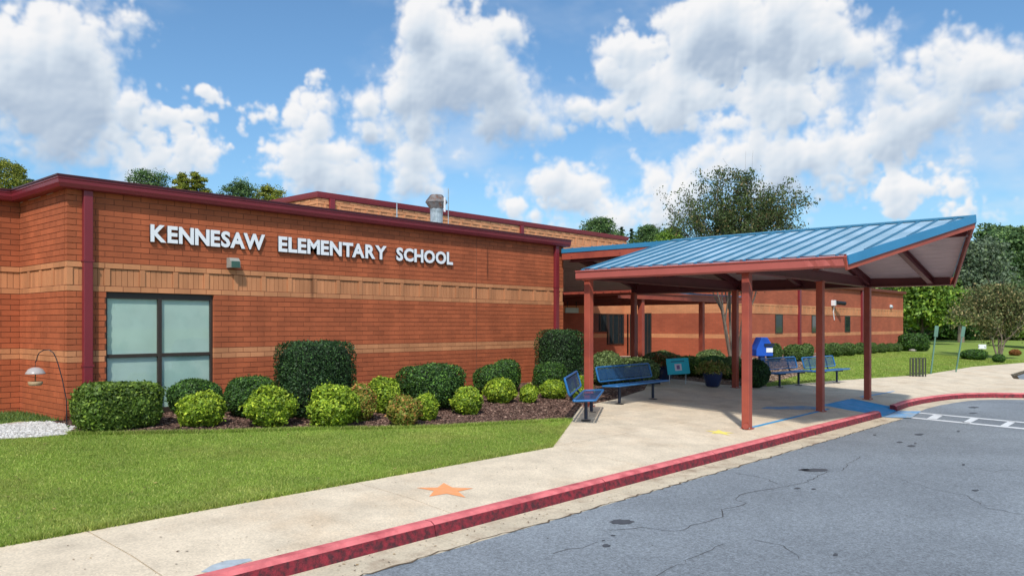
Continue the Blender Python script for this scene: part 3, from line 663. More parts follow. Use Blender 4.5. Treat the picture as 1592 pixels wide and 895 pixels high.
def stones(name, poly, n, lo, size, m):
    X, Y = scatter(poly, n, lo); Z = gzn(Y)+.015; base = np.array([(1, 0, 0), (0, 1, 0), (-1, 0, 0), (0, -1, 0), (0, 0, 1), (0, 0, -1)], float)
    v = base[None]*RNG.uniform(.5, 1.2, (n, 6, 1))*size*RNG.uniform(.5, 1.3, (n, 1, 1)); v[:, :, 2] *= .6
    a = RNG.uniform(0, 6.28, n); c, s = np.cos(a)[:, None], np.sin(a)[:, None]
    x = v[:, :, 0]*c-v[:, :, 1]*s; y = v[:, :, 0]*s+v[:, :, 1]*c; v[:, :, 0] = x+X[:, None]; v[:, :, 1] = y+Y[:, None]; v[:, :, 2] += Z[:, None]
    f = np.array([(0, 1, 4), (1, 2, 4), (2, 3, 4), (3, 0, 4), (1, 0, 5), (2, 1, 5), (3, 2, 5), (0, 3, 5)])
    F_ = (f[None]+(np.arange(n)*6)[:, None, None]).reshape(-1, 3)
    return link(name, np_mesh(name, v.reshape(-1, 3), F_), m)
tag(stones('gravel', grav, 9000, (-6, 0, -2.6, .2), .032, GRAV), 'white gravel patch at the left corner of the building', 'gravel', kind='stuff')

# ------------------------------------------------------------------ the school building
bld = thing('school_building', 'single storey red brick school block with orange bands and maroon fascia', 'building')
WU, WD = 13.34, 2.3                         # front wall length, depth of the left return
CH, Z0 = .1, -.03                           # course height, first course
win = (.627, 2.60, .02, 2.17)
wall = MB()
# mortar backing, holed for the window
for za, zb, e in ((-.3, 2.17, 0), (2.17, 2.272, 0), (2.272, 2.568, .028), (2.568, 3.9, 0)):
    if zb <= 2.171:
        for b in ((0.11, win[0]), (win[1], WU-.10)): wall.box(b[0], b[1], .007, .25, za, zb)
        wall.box(win[0], win[1], .007, .25, -.3, win[2]-.002)
    else: wall.box(.11, WU-.1, .007+e, .25, za, zb)
    wall.box(.007+e, .10, .112, WD+.2, za, zb-.001)
    wall.box(-22, .005, WD+.007+e, WD+.25, za, zb-.002)
wall.box(WU-.098, WU-.012, .014, 9.2, -.3, 3.897)
W1 = wall.build('wall', MORT, bld)
def is_light(n): return n in (10, 11, 22, 26)
bricks = []                                 # (face, s0, s1, z0, z1, light, proud)
def lay(face, s0, s1, holes=()):
    L_ = .305
    for n in range(39):
        if 23 <= n <= 25: continue
        z = Z0+n*CH; off = (n % 2)*L_/2; k = math.floor((s0-off)/L_)
        while off+k*L_ < s1:
            a, b = max(s0, off+k*L_), min(s1, off+(k+1)*L_); k += 1
            if b-a < .03: continue
            segs = [(a, b)]
            for h in holes:
                if h[2]-.02 < z+CH/2 < h[3]:
                    ns = []
                    for (p, q) in segs:
                        if q <= h[0] or p >= h[1]: ns.append((p, q))
                        else:
                            if p < h[0]: ns.append((p, h[0]+.008))
                            if q > h[1]: ns.append((h[1]-.008, q))
                    segs = [t for t in ns if t[1]-t[0] > .04]
            for (p, q) in segs: bricks.append((face, p+.0055, q-.0055, z+.0055, z+CH-.0055, is_light(n), 0))
    # soldier band: one proud soldier, five set back
    z = Z0+23*CH; s = s0; i = 0
    k = math.floor(s0/.1)
    while k*.1 < s1:
        a, b = max(s0, k*.1), min(s1, k*.1+.1)
        if b-a > .03: bricks.append((face, a+.004, b-.004, z+.005, z+.3-.005, True, 0 if k % 6 == 0 else -.022))
        k += 1
lay('front', 0, WU, [win]); lay('left', .105, WD+.03); lay('back', -8.5, .055)
def brick_box(b, mb):
    f, a, c, z0, z1, lt, pr = b; j = random.uniform(-.0015, .0015)-pr
    if f == 'front': mb.box(a, c, j, .10, z0, z1)
    elif f == 'left': mb.box(j, .10, a, c, z0, z1)
    else: mb.box(a, c, WD+j, WD+.1, z0, z1)
def shown(b):
    f, a, c, z0, z1 = b[:5]; m = (a+c)/2
    p = {'front': (m, 0), 'left': (0, m), 'back': (m, WD)}[f]; dd = depth(*p); r = (p[0]-CAM[0])*SU-(p[1]-CAM[1])*CU
    x = HX+F*r/dd
    fac = {'front': (CAM[1])/math.hypot(p[0]-CAM[0], CAM[1]), 'left': (CAM[0])/math.hypot(CAM[0], p[1]-CAM[1]), 'back': (WD-CAM[1])/math.hypot(p[0]-CAM[0], WD-CAM[1])}[f]
    return -1 if x < 2 or (b[3] < .9) else (c-a)*(z1-z0)*abs(fac)/dd**2
bricks.sort(key=shown, reverse=True)
cache = {}
for b in bricks[:300]:
    f, a, c, z0, z1, lt, pr = b; key = (f, round(c-a, 3), round(z1-z0, 3), lt, pr)
    if key not in cache:
        mb = MB(); h = z1-z0; L_ = c-a
        if f == 'left': mb.box(-pr, .10, 0, L_, 0, h)
        else: mb.box(0, L_, -pr, .10, 0, h)
        cache[key] = mb.mesh('brick'); cache[key].materials.append(LIT_B if lt else RED_B)
    o = link('brick', cache[key], None, W1); j = random.uniform(-.0015, .0015)
    o.location = {'front': (a, j, z0), 'left': (j, a, z0), 'back': (a, WD+j, z0)}[f]
# shared meshes need a tone of their own per brick: use the object's random value
for m_ in (RED_B, LIT_B):
    nt = m_.node_tree; N = nt.nodes; L = nt.links; oi = N.new('ShaderNodeObjectInfo'); b = N['Principled BSDF']
    hs = [n for n in N if n.type == 'HUE_SAT'][0]
    r = N.new('ShaderNodeMapRange'); L.new(oi.outputs['Random'], r.inputs[0]); r.inputs[3].default_value = .90; r.inputs[4].default_value = 1.10
    # large weather streaks on the wall
    geo = N.new('ShaderNodeNewGeometry'); mp = N.new('ShaderNodeMapping'); mp.inputs['Scale'].default_value = (1.2, 1.2, .22); L.new(geo.outputs['Position'], mp.inputs[0])
    nz = N.new('ShaderNodeTexNoise'); nz.inputs['Scale'].default_value = 2.2; nz.inputs['Detail'].default_value = 5; L.new(mp.outputs[0], nz.inputs['Vector'])
    r2 = N.new('ShaderNodeMapRange'); L.new(nz.outputs['Fac'], r2.inputs[0]); r2.inputs[1].default_value = .35; r2.inputs[2].default_value = .65; r2.inputs[3].default_value = .88; r2.inputs[4].default_value = 1.08
    mm = N.new('ShaderNodeMath'); mm.operation = 'MULTIPLY'; L.new(r.outputs[0], mm.inputs[0]); L.new(r2.outputs[0], mm.inputs[1])
    # the dark run-down stain on the band
    sp = N.new('ShaderNodeSeparateXYZ'); L.new(geo.outputs['Position'], sp.inputs[0])
    def mth(op, a, b_=None, cl=False):
        n = N.new('ShaderNodeMath'); n.operation = op; n.use_clamp = cl
        for i, v in enumerate((a, b_)):
            if v is None: continue
            if isinstance(v, (int, float)): n.inputs[i].default_value = v
            else: L.new(v, n.inputs[i])
        return n.outputs[0]
    for (su, w_, zc, zh) in ((4.79, .07, 2.42, .36), (8.95+1.2, .05, 3.2, .5)):
        dx = mth('ABSOLUTE', mth('SUBTRACT', sp.outputs[0], su)); dz = mth('ABSOLUTE', mth('SUBTRACT', sp.outputs[2], zc))
        k = mth('MULTIPLY', mth('SUBTRACT', 1, mth('DIVIDE', dx, w_), cl=True), mth('MULTIPLY', mth('SUBTRACT', 1, mth('DIVIDE', dz, zh), cl=True), 2, cl=True))
        k = mth('SUBTRACT', 1, mth('MULTIPLY', mth('MULTIPLY', k, nz.outputs['Fac']), 1.35), cl=True); mm2 = mth('MULTIPLY', mm.outputs[0] if hasattr(mm, 'outputs') else mm, k); mm = mm2
    sc = N.new('ShaderNodeVectorMath'); sc.operation = 'SCALE'; L.new(hs.outputs[0], sc.inputs[0]); L.new(mm, sc.inputs['Scale']); L.new(sc.outputs[0], b.inputs['Base Color'])
mr, ml = MB(), MB()
for b in bricks[300:]: brick_box(b, ml if b[5] else mr)
def fast(mb, name, m, parent):
    v = np.array(mb.v); f = np.array(mb.f); me = np_mesh(name, v, f); return link(name, me, m, parent)
fast(mr, 'red_brickwork', RED_B, bld)['kind'] = 'stuff'; fast(ml, 'orange_brickwork', LIT_B, bld)['kind'] = 'stuff'
MB().box(9.725, 9.737, -.003, .02, -.2, 3.85).build('control_joint', MORT, bld)

# fascia: a formed metal edge with a lip, run round the corner
def run(path, prof, name, m, parent, closed=False):
    """sweep profile (outward, z) along plan path, mitred; outward is to the right of travel"""
    mb = MB(); n = len(prof)
    for i, p in enumerate(path):
        p = Vector(p)
        t0 = (p-Vector(path[i-1])).normalized() if i else None; t1 = (Vector(path[i+1])-p).normalized() if i < len(path)-1 else None
        t0 = t0 or t1; t1 = t1 or t0
        n0, n1 = Vector((t0.y, -t0.x)), Vector((t1.y, -t1.x)); b = (n0+n1).normalized(); b /= max(.3, b.dot(n0))
        mb.v += [(p.x+b.x*o, p.y+b.y*o, z) for o, z in prof]
    for i in range(len(path)-1):
        for k in range(n): mb.f.append((i*n+k, i*n+(k+1) % n, (i+1)*n+(k+1) % n, (i+1)*n+k))
    mb.f.append(tuple(range(n))); mb.f.append(tuple((len(path)-1)*n+k for k in range(n))[::-1])
    return mb.build(name, m, parent)
FP = [(-.02, 3.86), (.14, 3.855), (.16, 3.87), (.185, 3.93), (.19, 3.99), (.20, 4.0), (.20, 4.035), (-.02, 4.05)]
run([(-22, WD), (0, WD), (0, 0), (WU+.12, 0)], FP, 'fascia', MAROON, bld)
run([(WU, .02), (WU, 9)], FP, 'fascia', MAROON, bld)
run([(-22, WD), (0, WD), (0, 0), (WU+.16, 0)], [(.20, 4.036), (.215, 4.036), (.215, 4.062), (-.02, 4.075), (-.02, 4.052)], 'coping', mat('dark maroon lip', (.07, .015, .02), .4), bld)
MB().box(0, WU, 0.25, 12, 3.85, 3.93).box(-22, 0, WD+.25, 12, 3.85, 3.929).build('roof', ROOFTOP, bld)
def downpipe(u, v, parent, w=.15, d=.10, top=3.86, m=MAROON, z0=.0):
    o = MB().box(u-w/2, u+w/2, v-d, v-.003, z0, top).build('downpipe', m, parent, bevel=.012)
    for z in (top*.69, .9): MB().box(u-w/2-.012, u+w/2+.012, v-d-.008, v-.002, z, z+.03).build('strap', m, o)
    return o
downpipe(.31, 0, bld); downpipe(12.95, 0, bld)
# window: frame, four panes, blinds, sill
wn = MB(); u0, u1, z0, z1 = win; um, zm = 1.585, 1.06; y0, y1 = .055, .13
wn.box(u0, u0+.045, y0, y1, z0, z1); wn.box(u1-.05, u1, y0, y1, z0, z1); wn.box(u0+.045, u1-.05, y0, y1, z1-.11, z1); wn.box(u0+.045, u1-.05, y0, y1, z0, z0+.09)
wn.box(um-.035, um+.035, y0-.004, y1, z0+.09, z1-.11); wn.box(u0+.045, um-.035, y0-.002, y1, zm-.03, zm+.03); wn.box(um+.035, u1-.05, y0-.002, y1, zm-.03, zm+.03)
wo = wn.build('window', BRONZE, bld, bevel=.004)
for a, b in ((u0+.045, um-.035), (um+.035, u1-.05)):
    for c, d_ in ((z0+.09, zm-.03), (zm+.03, z1-.11)): MB().box(a, b, .088, .094, c, d_).build('pane', GLASS, wo)
bv, bf = [], []; nn = 260
for k in range(nn):
    x = u0+.03+(u1-u0-.06)*k/(nn-1); y = .105+.0004*math.sin(x*24+2*math.sin(x*3))
    bv += [(x, y, z0+.05), (x, y, z1-.06)]
    if k: bf.append((2*k-2, 2*k, 2*k+1, 2*k-1))
me = bpy.data.meshes.new('blind'); me.from_pydata(bv, [], bf); link('blind', me, BLIND, wo)
MB().box(u0+.002, u1-.002, -.03, .054, z0-.07, z0-.002).build('sill', BRONZE, wo)
MB().box(u0-.1, u1+.1, .26, .3, -.1, 2.3).build('room_lining', DARKIN, wo)

# raised hall behind
hall = thing('school_hall', 'taller orange brick hall rising behind the front roof', 'building')
HU0, HU1, HV, HT = 11.15, 30.2, 9.0, 6.19
hw = MB().box(HU0+.045, HU1, HV+.045, HV+22, 0, HT-.1); Hw = hw.build('wall', FAR_R, hall)
MB().box(HU0+.04, HU1+.003, HV+.04, HV+22.003, 3.95, HT-.11).build('upper_wall', MORT_L, hall)
hb = MB(); z = 3.98; n = 0
def hall_face(face, s0, s1):
    for n in range(20):
        z = HT-.21-.1*(n+1)
        if 2 <= n <= 4:
            if n == 4:
                k = math.floor(s0/.1)
                while k*.1 < s1:
                    a, b = max(s0, k*.1)+.004, min(s1, k*.1+.1)-.004; j = 0 if k % 6 == 0 else .03
                    if b-a > .02:
                        if face == 'f': hb.box(a, b, HV+j-.004, HV+.06, z+.005, z+.295)
                        else: hb.box(HU0+j-.004, HU0+.06, a, b, z+.005, z+.295)
                    k += 1
            continue
        off = (n % 2)*.15; k = math.floor((s0-off)/.305)
        while off+k*.305 < s1:
            a, b = max(s0, off+k*.305)+.005, min(s1, off+(k+1)*.305)-.005; k += 1
            if b-a > .02:
                j = random.uniform(0, .002)+(-.012 if n in (0, 1) and k % 2 else 0)
                if face == 'f': hb.box(a, b, HV-j, HV+.06, z+.005, z+.095)
                else: hb.box(HU0-j, HU0+.06, a, b, z+.005, z+.095)
hall_face('f', HU0, HU1); hall_face('l', HV+.05, HV+9)
fast(hb, 'orange_brickwork', mat('pale orange brick', (.62, .27, .125), .85, island=.12), hall)['kind'] = 'stuff'
HP = [(-.02, HT-.20), (.04, HT-.20), (.05, HT-.18), (.06, HT-.12), (.07, HT), (-.02, HT+.01)]
run([(HU0, HV+22), (HU0, HV), (HU1, HV), (HU1, HV+22)], HP, 'fascia', MAROON, hall)
for px in (515, 810): downpipe(GV(px, HV), HV, hall, top=HT-.2, z0=3.9, w=.2, d=.1)
MB().box(HU0, HU1, HV+.1, HV+22, HT-.15, HT-.05).build('roof', ROOFTOP, hall)

# entrance wall under the covered walk and the far wing
wing = thing('classroom_wing', 'far red brick wing with slit windows and orange bands right of the canopy', 'building')
WV = 3.0; WU0, WU1 = 29.8, GV(1404, WV)
bands = [(-.3, .97, 0), (.97, 1.17, 1), (1.17, 2.17, 0), (2.17, 2.67, 1), (2.67, 3.86, 0)]
def far_wall(par, x0, x1, y0, y1, top=3.86):
    for (a, b, lt) in bands:
        e = .004 if lt else 0
        MB().box(x0-e, x1+e, y0-e, y1+e, a, min(b, top)).build('orange_brick_band' if lt else 'wall', FAR_L if lt else FAR_R, par)
far_wall(wing, WU0, WU1, WV, WV+16)
# proud soldiers of the upper band
sb = MB(); k = WU0+.1
while k < WU1-.1: sb.box(k, k+.11, WV-.022, WV-.003, 2.27, 2.57); k += .6
sb.box(WU0-.02, WU1+.02, WV-.020, WV-.003, 2.572, 2.67).box(WU0-.02, WU1+.02, WV-.020, WV-.003, 2.17, 2.268)
sb.build('soldier_course', FAR_L, wing)['kind'] = 'stuff'
WP = [(-.02, 3.80), (.16, 3.80), (.18, 3.9), (.19, 3.98), (-.02, 4.0)]
run([(WU0, WV+16), (WU0, WV), (WU1, WV), (WU1, WV+16)], WP, 'fascia', MAROON, wing)
MB().box(WU0+.05, WU1-.05, WV+.05, WV+15.9, 3.86, 3.9).build('roof', ROOFTOP, wing)
for px in (1241.5, 1339): downpipe(GV(px, WV), WV, wing, top=3.82, w=.24, d=.12)
for (a, b) in ((1205.5, 1216), (1262, 1268.5), (1313.5, 1321)):
    ua, ub = GV(a, WV), GV(b, WV)
    fo = MB().box(ua-.04, ua+.04, WV-.03, WV-.005, 1.17, 2.17).box(ub-.04, ub+.04, WV-.03, WV-.005, 1.17, 2.17).box(ua+.04, ub-.04, WV-.03, WV-.005, 2.1, 2.17).box(ua+.04, ub-.04, WV-.03, WV-.005, 1.17, 1.22).build('window', GALV if False else BRONZE, wing)
    MB().box(ua+.04, ub-.04, WV-.02, WV-.006, 1.22, 2.1).build('pane', GLASS_D, fo)
    MB().box(ua+.05, ua+.22, WV-.019, WV-.0055, 1.25, 2.0).build('blind', BLIND, fo)
# security camera and conduit on the wing
u_ = GV(1293, WV); sc_ = thing('security_camera', 'white security camera with trailing conduit on the far wing wall', 'camera', (u_, WV, 2.85))
MB().box(-.12, .14, -.22, -.01, -.12, .2).build('mount', WHITE, sc_, bevel=.01); MB().tube([(.15, -.25, .06), (.75, -.5, .02)], .12, 10).build('housing', BLACK, sc_)
MB().tube([(.1, -.1, -.15), (.12, -.05, -.5), (.25, -.04, -.8), (.32, -.04, -.95)], .035, 6).build('conduit', WHITE, sc_)
u_ = GV(1384, WV); o = thing('wall_lamp', 'small round light high on the far wing wall near its right end', 'lamp', (u_, WV, 2.85))
MB().lathe([(.16, 0), (.16, .05), (.1, .16), (.0, .17)], 14).build('housing', GALV, o).rotation_euler = (R(90), 0, 0)

# entrance walls (hall's ground floor behind the covered walk)
ent = thing('entrance_facade', 'shaded entrance wall with dark windows and doors under the covered walk', 'entrance')
far_wall(ent, 13.5, 29.78, 8.9, 8.97, top=3.5)
def dark_window(par, axis, c, s0, s1, z0, z1, name='window', cols=2):
    mb = MB(); e = .05; y0 = c-.05; y1 = c-.006
    def bx(m, a, b, p, q, yy0=y0, yy1=y1): (m.box(a, b, yy0, yy1, p, q) if axis == 'y' else m.box(yy0, yy1, a, b, p, q))
    bx(mb, s0, s0+e, z0, z1); bx(mb, s1-e, s1, z0, z1); bx(mb, s0+e, s1-e, z1-e, z1); bx(mb, s0+e, s1-e, z0, z0+e)
    for k in range(1, cols):
        s = s0+(s1-s0)*k/cols; bx(mb, s-.03, s+.03, z0+e, z1-e)
    o = mb.build(name, BRONZE, par)
    for k in range(cols):
        a = s0+(s1-s0)*k/cols+.03; b = s0+(s1-s0)*(k+1)/cols-.03; pm = MB(); bx(pm, a, b, z0+e, z1-e, c-.03, c-.012); pm.build('pane', GLASS_D, o)
    return o
dark_window(ent, 'y', 8.9, GV(921, 8.9), GV(943, 8.9), 1.25, 2.16)
dark_window(ent, 'y', 8.9, GV(943.5, 8.9), GV(969, 8.9), .62, 2.16, cols=3)
ue = WU0
dr = dark_window(wing, 'x', ue, GU(995, ue), GU(980, ue), .0, 2.16, name='door', cols=2)
MB().box(ue-.08, ue-.051, GU(989, ue), GU(987, ue), .9, 1.15).build('handle', GALV, dr)
dr = dark_window(wing, 'x', ue, GU(1013, ue), GU(1002, ue), .0, 2.2, name='door', cols=2)
dark_window(wing, 'x', ue, GU(980, ue)+.1, 8.7, .1, 2.16, cols=2)
o = thing('notice_sign', 'small white notice hanging in the dark entrance passage left of the front column', 'sign', (GV(889, 5.0), 5.0, 2.18))
MB().box(-.42, .42, -.02, .02, -.1, .1).build('board', mat('dim white board', (.6, .6, .55), .6), o); MB().box(-.3, -.28, -.01, .01, .1, .5).box(.28, .3, -.01, .01, .1, .5).build('hanger', BLACK, o)

# covered walk roof
cwk = thing('covered_walk', 'low covered walk with red fascia and blue metal roof leading to the entrance', 'covered walk')
EV, EU0, EU1 = .85, 17.3, 27.0
MB().box(EU0, EU1, EV-.06, EV, 2.5, 2.74).build('fascia', TERRA, cwk)
MB().box(EU0, EU1, EV-.10, EV-.062, 2.70, 2.76).build('gutter_lip', TERRA, cwk)
rb = MB().quadbox([(EU0, EV, 2.66), (EU1, EV, 2.66), (EU1, 8.85, 3.0), (EU0, 8.85, 3.0), (EU0, EV-.05, 2.765), (EU1, EV-.05, 2.765), (EU1, 8.85, 3.1), (EU0, 8.85, 3.1)]).build('roof', BLUE_R, cwk)
sm = MB(); k = EU0+.1
while k < EU1: sm.bar((k, EV-.04, 2.785), (k, 8.8, 3.115), .03, .05); k += .4
sm.build('seams', BLUE_S, cwk)['kind'] = 'stuff'
for u_ in (GV(1000, EV), GV(1094, EV)):
    MB().box(u_-.085, u_+.085, EV+.0, EV+.17, .0, 2.62).build('column', TERRA, cwk)
mb = MB()
for k in range(6): mb.box(EU0+.4+k*1.7, EU0+.5+k*1.7, EV+.1, 8.8, 2.5, 2.62)
mb.build('rafters', TERRA, cwk)['kind'] = 'stuff'

# ------------------------------------------------------------------ lettering
sign = thing('building_sign', 'white raised capital letters KENNESAW ELEMENTARY SCHOOL on the front brick wall', 'sign', (0, 0, 3.085))
LFACE = mat('white letter face', (.82, .83, .86), .4, var=.02); LSIDE = mat('dark letter side', (.06, .05, .055), .5)
def word(txt, x0, x1, h):
    n = len(txt); items = []; tot = 0
    for ch in txt:
        cu = bpy.data.curves.new('letter', 'FONT'); cu.body = ch; cu.size = 1; cu.extrude = .08; cu.offset = .038; cu.resolution_u = 3
        ob = bpy.data.objects.new('tmp', cu); COL.objects.link(ob); bpy.context.view_layer.update()
        me = bpy.data.meshes.new_from_object(ob.evaluated_get(bpy.context.evaluated_depsgraph_get())); bpy.data.objects.remove(ob)
        co = np.zeros(len(me.vertices)*3); me.vertices.foreach_get('co', co); co = co.reshape(-1, 3)
        mn, mx = co.min(0), co.max(0); w = mx[0]-mn[0]; items.append((me, co, mn, mx, w)); tot += w
    gap = .05; KERN = {'AW': -.13, 'SA': -.06, 'TA': -.12, 'RY': -.06, 'AR': 0, 'NT': .0, 'LE': -.02}; T = tot+gap*(n-1)+sum(KERN.get(txt[i:i+2], 0) for i in range(n-1)); s = (x1-x0)/T; x = x0
    for i, (me, co, mn, mx, w) in enumerate(items):
        c = np.zeros_like(co); c[:, 0] = (co[:, 0]-mn[0])*s; c[:, 2] = (co[:, 1]-mn[1])/(mx[1]-mn[1])*h; c[:, 1] = np.where(co[:, 2] > 0, -.055, -.012)
        me.vertices.foreach_set('co', c.ravel()); me.materials.clear(); me.materials.append(LFACE); me.materials.append(LSIDE); me.update()
        for p in me.polygons: p.material_index = 0 if abs(p.normal.y) > .8 else 1
        o = link('letter', me, None, sign); o.location = (x, 0, 0); x += (w+gap+KERN.get(txt[i:i+2], 0))*s
word('KENNESAW', 1.366, 3.645, .31); word('ELEMENTARY', 3.95, 6.745, .31); word('SCHOOL', 7.03, 8.845, .31)

# wall light
wl = thing('wall_light', 'small square floodlight mounted below the letters on the orange band', 'lamp', (2.95, 0, 2.70))
MB().prism([(-.16, .0), (-.003, .0), (-.003, .19), (-.10, .19), (-.16, .12)], -.10, .10, 'x').build('housing', mat('grey lamp housing', (.30, .29, .26), .5), wl)
MB().box(-.085, .085, -.168, -.1605, .005, .125).build('lens', mat('green tinted lens', (.05, .11, .085), .15), wl)
# roof cowl and rods on the roof
def on_roof(px, v): return GV(px, v)
rv = thing('roof_vent', 'rusty capped metal flue standing on the roof above the letters', 'roof vent', (on_roof(678.5, 3.0), 3.0, 3.9))
MB().lathe([(.20, 0), (.20, .22), (.215, .23), (.215, .28), (.185, .285), (.185, 1.15)], 20).build('flue', GALV, rv, smooth=False)
MB().lathe([(.19, 1.10), (.30, 1.27), (.33, 1.30), (.30, 1.36), (.18, 1.52), (.0, 1.55)], 8).build('cowl', RUST, rv)
MB().box(.0, .05, -.34, -.31, 1.0, 1.42).build('strap', WHITE, rv)
for px, v, top, lab in ((617, 2.6, 4.95, 'thin upright metal rod on the roof, left of the flue'), (697, 3.3, 5.75, 'tall thin metal rod on the roof just right of the flue')):
    o = thing('lightning_rod', lab, 'rod', (on_roof(px, v), v, 3.9), group='metal rods on the roof')
    MB().tube([(0, 0, 0), (0, 0, .7)], .028, 8).build('base_pipe', GALV, o); MB().tube([(0, 0, .7), (0, 0, top-3.9)], .014, 6).build('rod', GALV, o)

# ------------------------------------------------------------------ the entrance canopy
can = thing('entrance_canopy', 'open gabled canopy with blue standing seam roof on red steel columns', 'canopy')
EN, RU, EF = 9.2, 13.15, 17.15; ZE, ZRI = 2.79, 3.76; VN, VNF, VR, VB, VLK = -9.5, -9.3, -10.58, -3.75, 8.85
SL = (ZRI-ZE)/(RU-EN); SLF = (ZRI-ZE)/(EF-RU)
cols = [(9.40, -3.80, 'v'), (9.46, -7.50), (13.44, -7.40), (17.15, -7.25), (16.50, -3.80), (16.35, -.45)]
for i, c in enumerate(cols):
    u, v = c[:2]; o = MB().box(u-.076, u+.076, v-.076, v+.076, gz(v)-.02, 2.62).build('column', TERRA, can, bevel=.01)
    MB().box(u-.105, u+.105, v-.105, v+.105, gz(v)-.01, gz(v)+.012).build('base_plate', TERRA, o)
    for sx in (-1, 1):
        for sy in (-1, 1): MB().lathe([(.012, 0), (.012, .02), (.0, .022)], 6, c=(u+sx*.093, v+sy*.093, gz(v)+.012)).build('bolt', GALV, o)
    MB().box(u-.10, u+.10, v-.10, v+.10, 2.585, 2.60).build('cap_plate', TERRA, o)
    if i == 1: MB().tube([(u-.10, v-.02, gz(v)+.06), (u-.19, v-.06, gz(v)+.06)], .055, 10).build('pipe_outlet', TERRA, o)
def ibeam(p, q, w, h, name='beam', m=BEAM):
    p, q = Vector(p), Vector(q); u = Vector((0, 0, 1)); mb = MB()
    mb.bar(p, q, w*.25, h*.94); mb.bar(p-u*h/2, q-u*h/2, w, .03); mb.bar(p+u*h/2, q+u*h/2, w, .03); return mb.build(name, m, can)
ibeam((9.3, -7.50, 2.72), (17.1, -7.28, 2.72), .14, .22); ibeam((9.3, -3.8, 2.72), (16.6, -3.8, 2.72), .14, .22)
ibeam((9.40, VN+.1, 2.725), (9.40, -3.7, 2.725), .16, .2); ibeam((17.0, VNF+.05, 2.725), (16.45, -.3, 2.725), .20, .25)
ibeam((13.3, VR+.15, 3.50), (13.3, -.3, 3.50), .14, .18)
for v in (-8.85, -7.37, -5.6, -3.8, -2.1, -.45):
    if v < -3.7: ibeam((9.4, v, ZE-.12), (RU, v, ZRI-.16), .12, .16, 'rafter')
    ibeam((RU, v, ZRI-.16), (EF-.1, v, ZE-.12), .12, .16, 'rafter')
# roof panels: a pan and the standing seam at its edge
PW = .345; k = 0; v = VB
def rake_u(v, side):    # on the prow the panels are cut along the rake
    q = VN if side < 0 else VNF; t = (v-q)/(VR-q); t = max(0, min(1, t))
    return EN+(RU-EN)*t if side < 0 else EF+(RU-EF)*t
def panel(side, v0, v1):
    zf = (lambda u: ZE+(u-EN)*SL) if side < 0 else (lambda u: ZE+(EF-u)*SLF)
    a, b = rake_u(v0, side), rake_u(v1, side); mb = MB(); e = .0
    RR = RU if v0 < -.1 else 13.37
    P = [(a, v0), (RU, v0), (RU, v1), (b, v1)] if side < 0 else [(RR, v0), (a, v0), (b, v1), (RR, v1)]
    if abs(a-RU) < .02 and abs(b-RU) < .02: return
    mb.quadbox([(u, w, zf(u)-.012) for u, w in P]+[(u, w, zf(u)) for u, w in P])
    o = mb.build('roof_panel', BLUE_R, can)
    u0 = a
    if abs(RU-u0) > .15: MB().bar((u0, v0, zf(u0)+.02), (RU, v0, zf(RU)+.02), .02, .042).build('seam', BLUE_S, o)
while v > VR+.02:
    v1 = max(VR, v-PW); panel(-1, v, v1); panel(1, v, v1); v = v1
v = VLK
while v > VB+.01:
    v1 = max(VB, v-PW); panel(1, v, v1); v = v1
# ridge cap, back verge, gutters, rakes, soffit
MB().prism([(RU-.10, ZRI-.01), (RU, ZRI+.022), (RU+.10, ZRI-.01), (RU+.10, ZRI+.012), (RU, ZRI+.045), (RU-.10, ZRI+.012)], VR-.02, VB+.02).build('ridge_cap', BLUE_S, can)
def gutter(u, v0, v1, s):
    pr = [(0, 2.60), (-.10, 2.585), (-.13, 2.62), (-.135, 2.76), (-.155, 2.765), (-.155, 2.79), (-.11, 2.79), (-.11, 2.64), (0, 2.64)]
    nn = 60; mb = MB(); n = len(pr)
    for i in range(nn+1):
        v = v0+(v1-v0)*i/nn
        for (a, z) in pr:
            dent = .018*math.exp(-((v-(v0+.45))/.25)**2)*(1 if z < 2.7 and a < -.05 else 0)*math.sin(v*23)+.002*math.sin(v*5+z*9) if s < 0 else 0
            mb.v.append((u+s*(-a)+(dent if a < -.05 else 0), v, z+(abs(dent)*.9 if z < 2.63 else 0)))
    for i in range(nn):
        for k in range(n): mb.f.append((i*n+k, i*n+(k+1) % n, (i+1)*n+(k+1) % n, (i+1)*n+k))
    mb.f.append(tuple(range(n))); mb.f.append(tuple(nn*n+k for k in range(n))); return mb.build('gutter', TERRA, can)
GUT = mat('gutter paint', (.44, .105, .085), .45, var=.08)
g = gutter(EN+.02, VN-.01, VB+.08, -1); g.data.materials[0] = GUT; gutter(EF-.02, VNF, VLK, 1)
for side in (-1, 1):
    ea = EN-.12 if side < 0 else EF+.12; za = ZE-.03
    p0 = Vector((ea, VN-.02 if side < 0 else VNF-.02, za)); p1 = Vector((RU+side*.0, VR-.03, ZRI+.0))
    up = Vector((0, 0, 1))
    MB().bar(p0+up*-.045, p1+up*-.03, .03, .155).build('rake_trim', BLUE_T, can)
    MB().bar(p0+up*-.11+Vector((0, .04, 0)), p1+up*-.115+Vector((0, .04, 0)), .04, .22).build('rake_fascia', TERRA, can)
# back verge of the near slope
MB().bar((EN-.05, VB+.02, ZE-.05), (RU, VB+.02, ZRI-.05), .03, .10).build('rake_trim', BLUE_T, can)
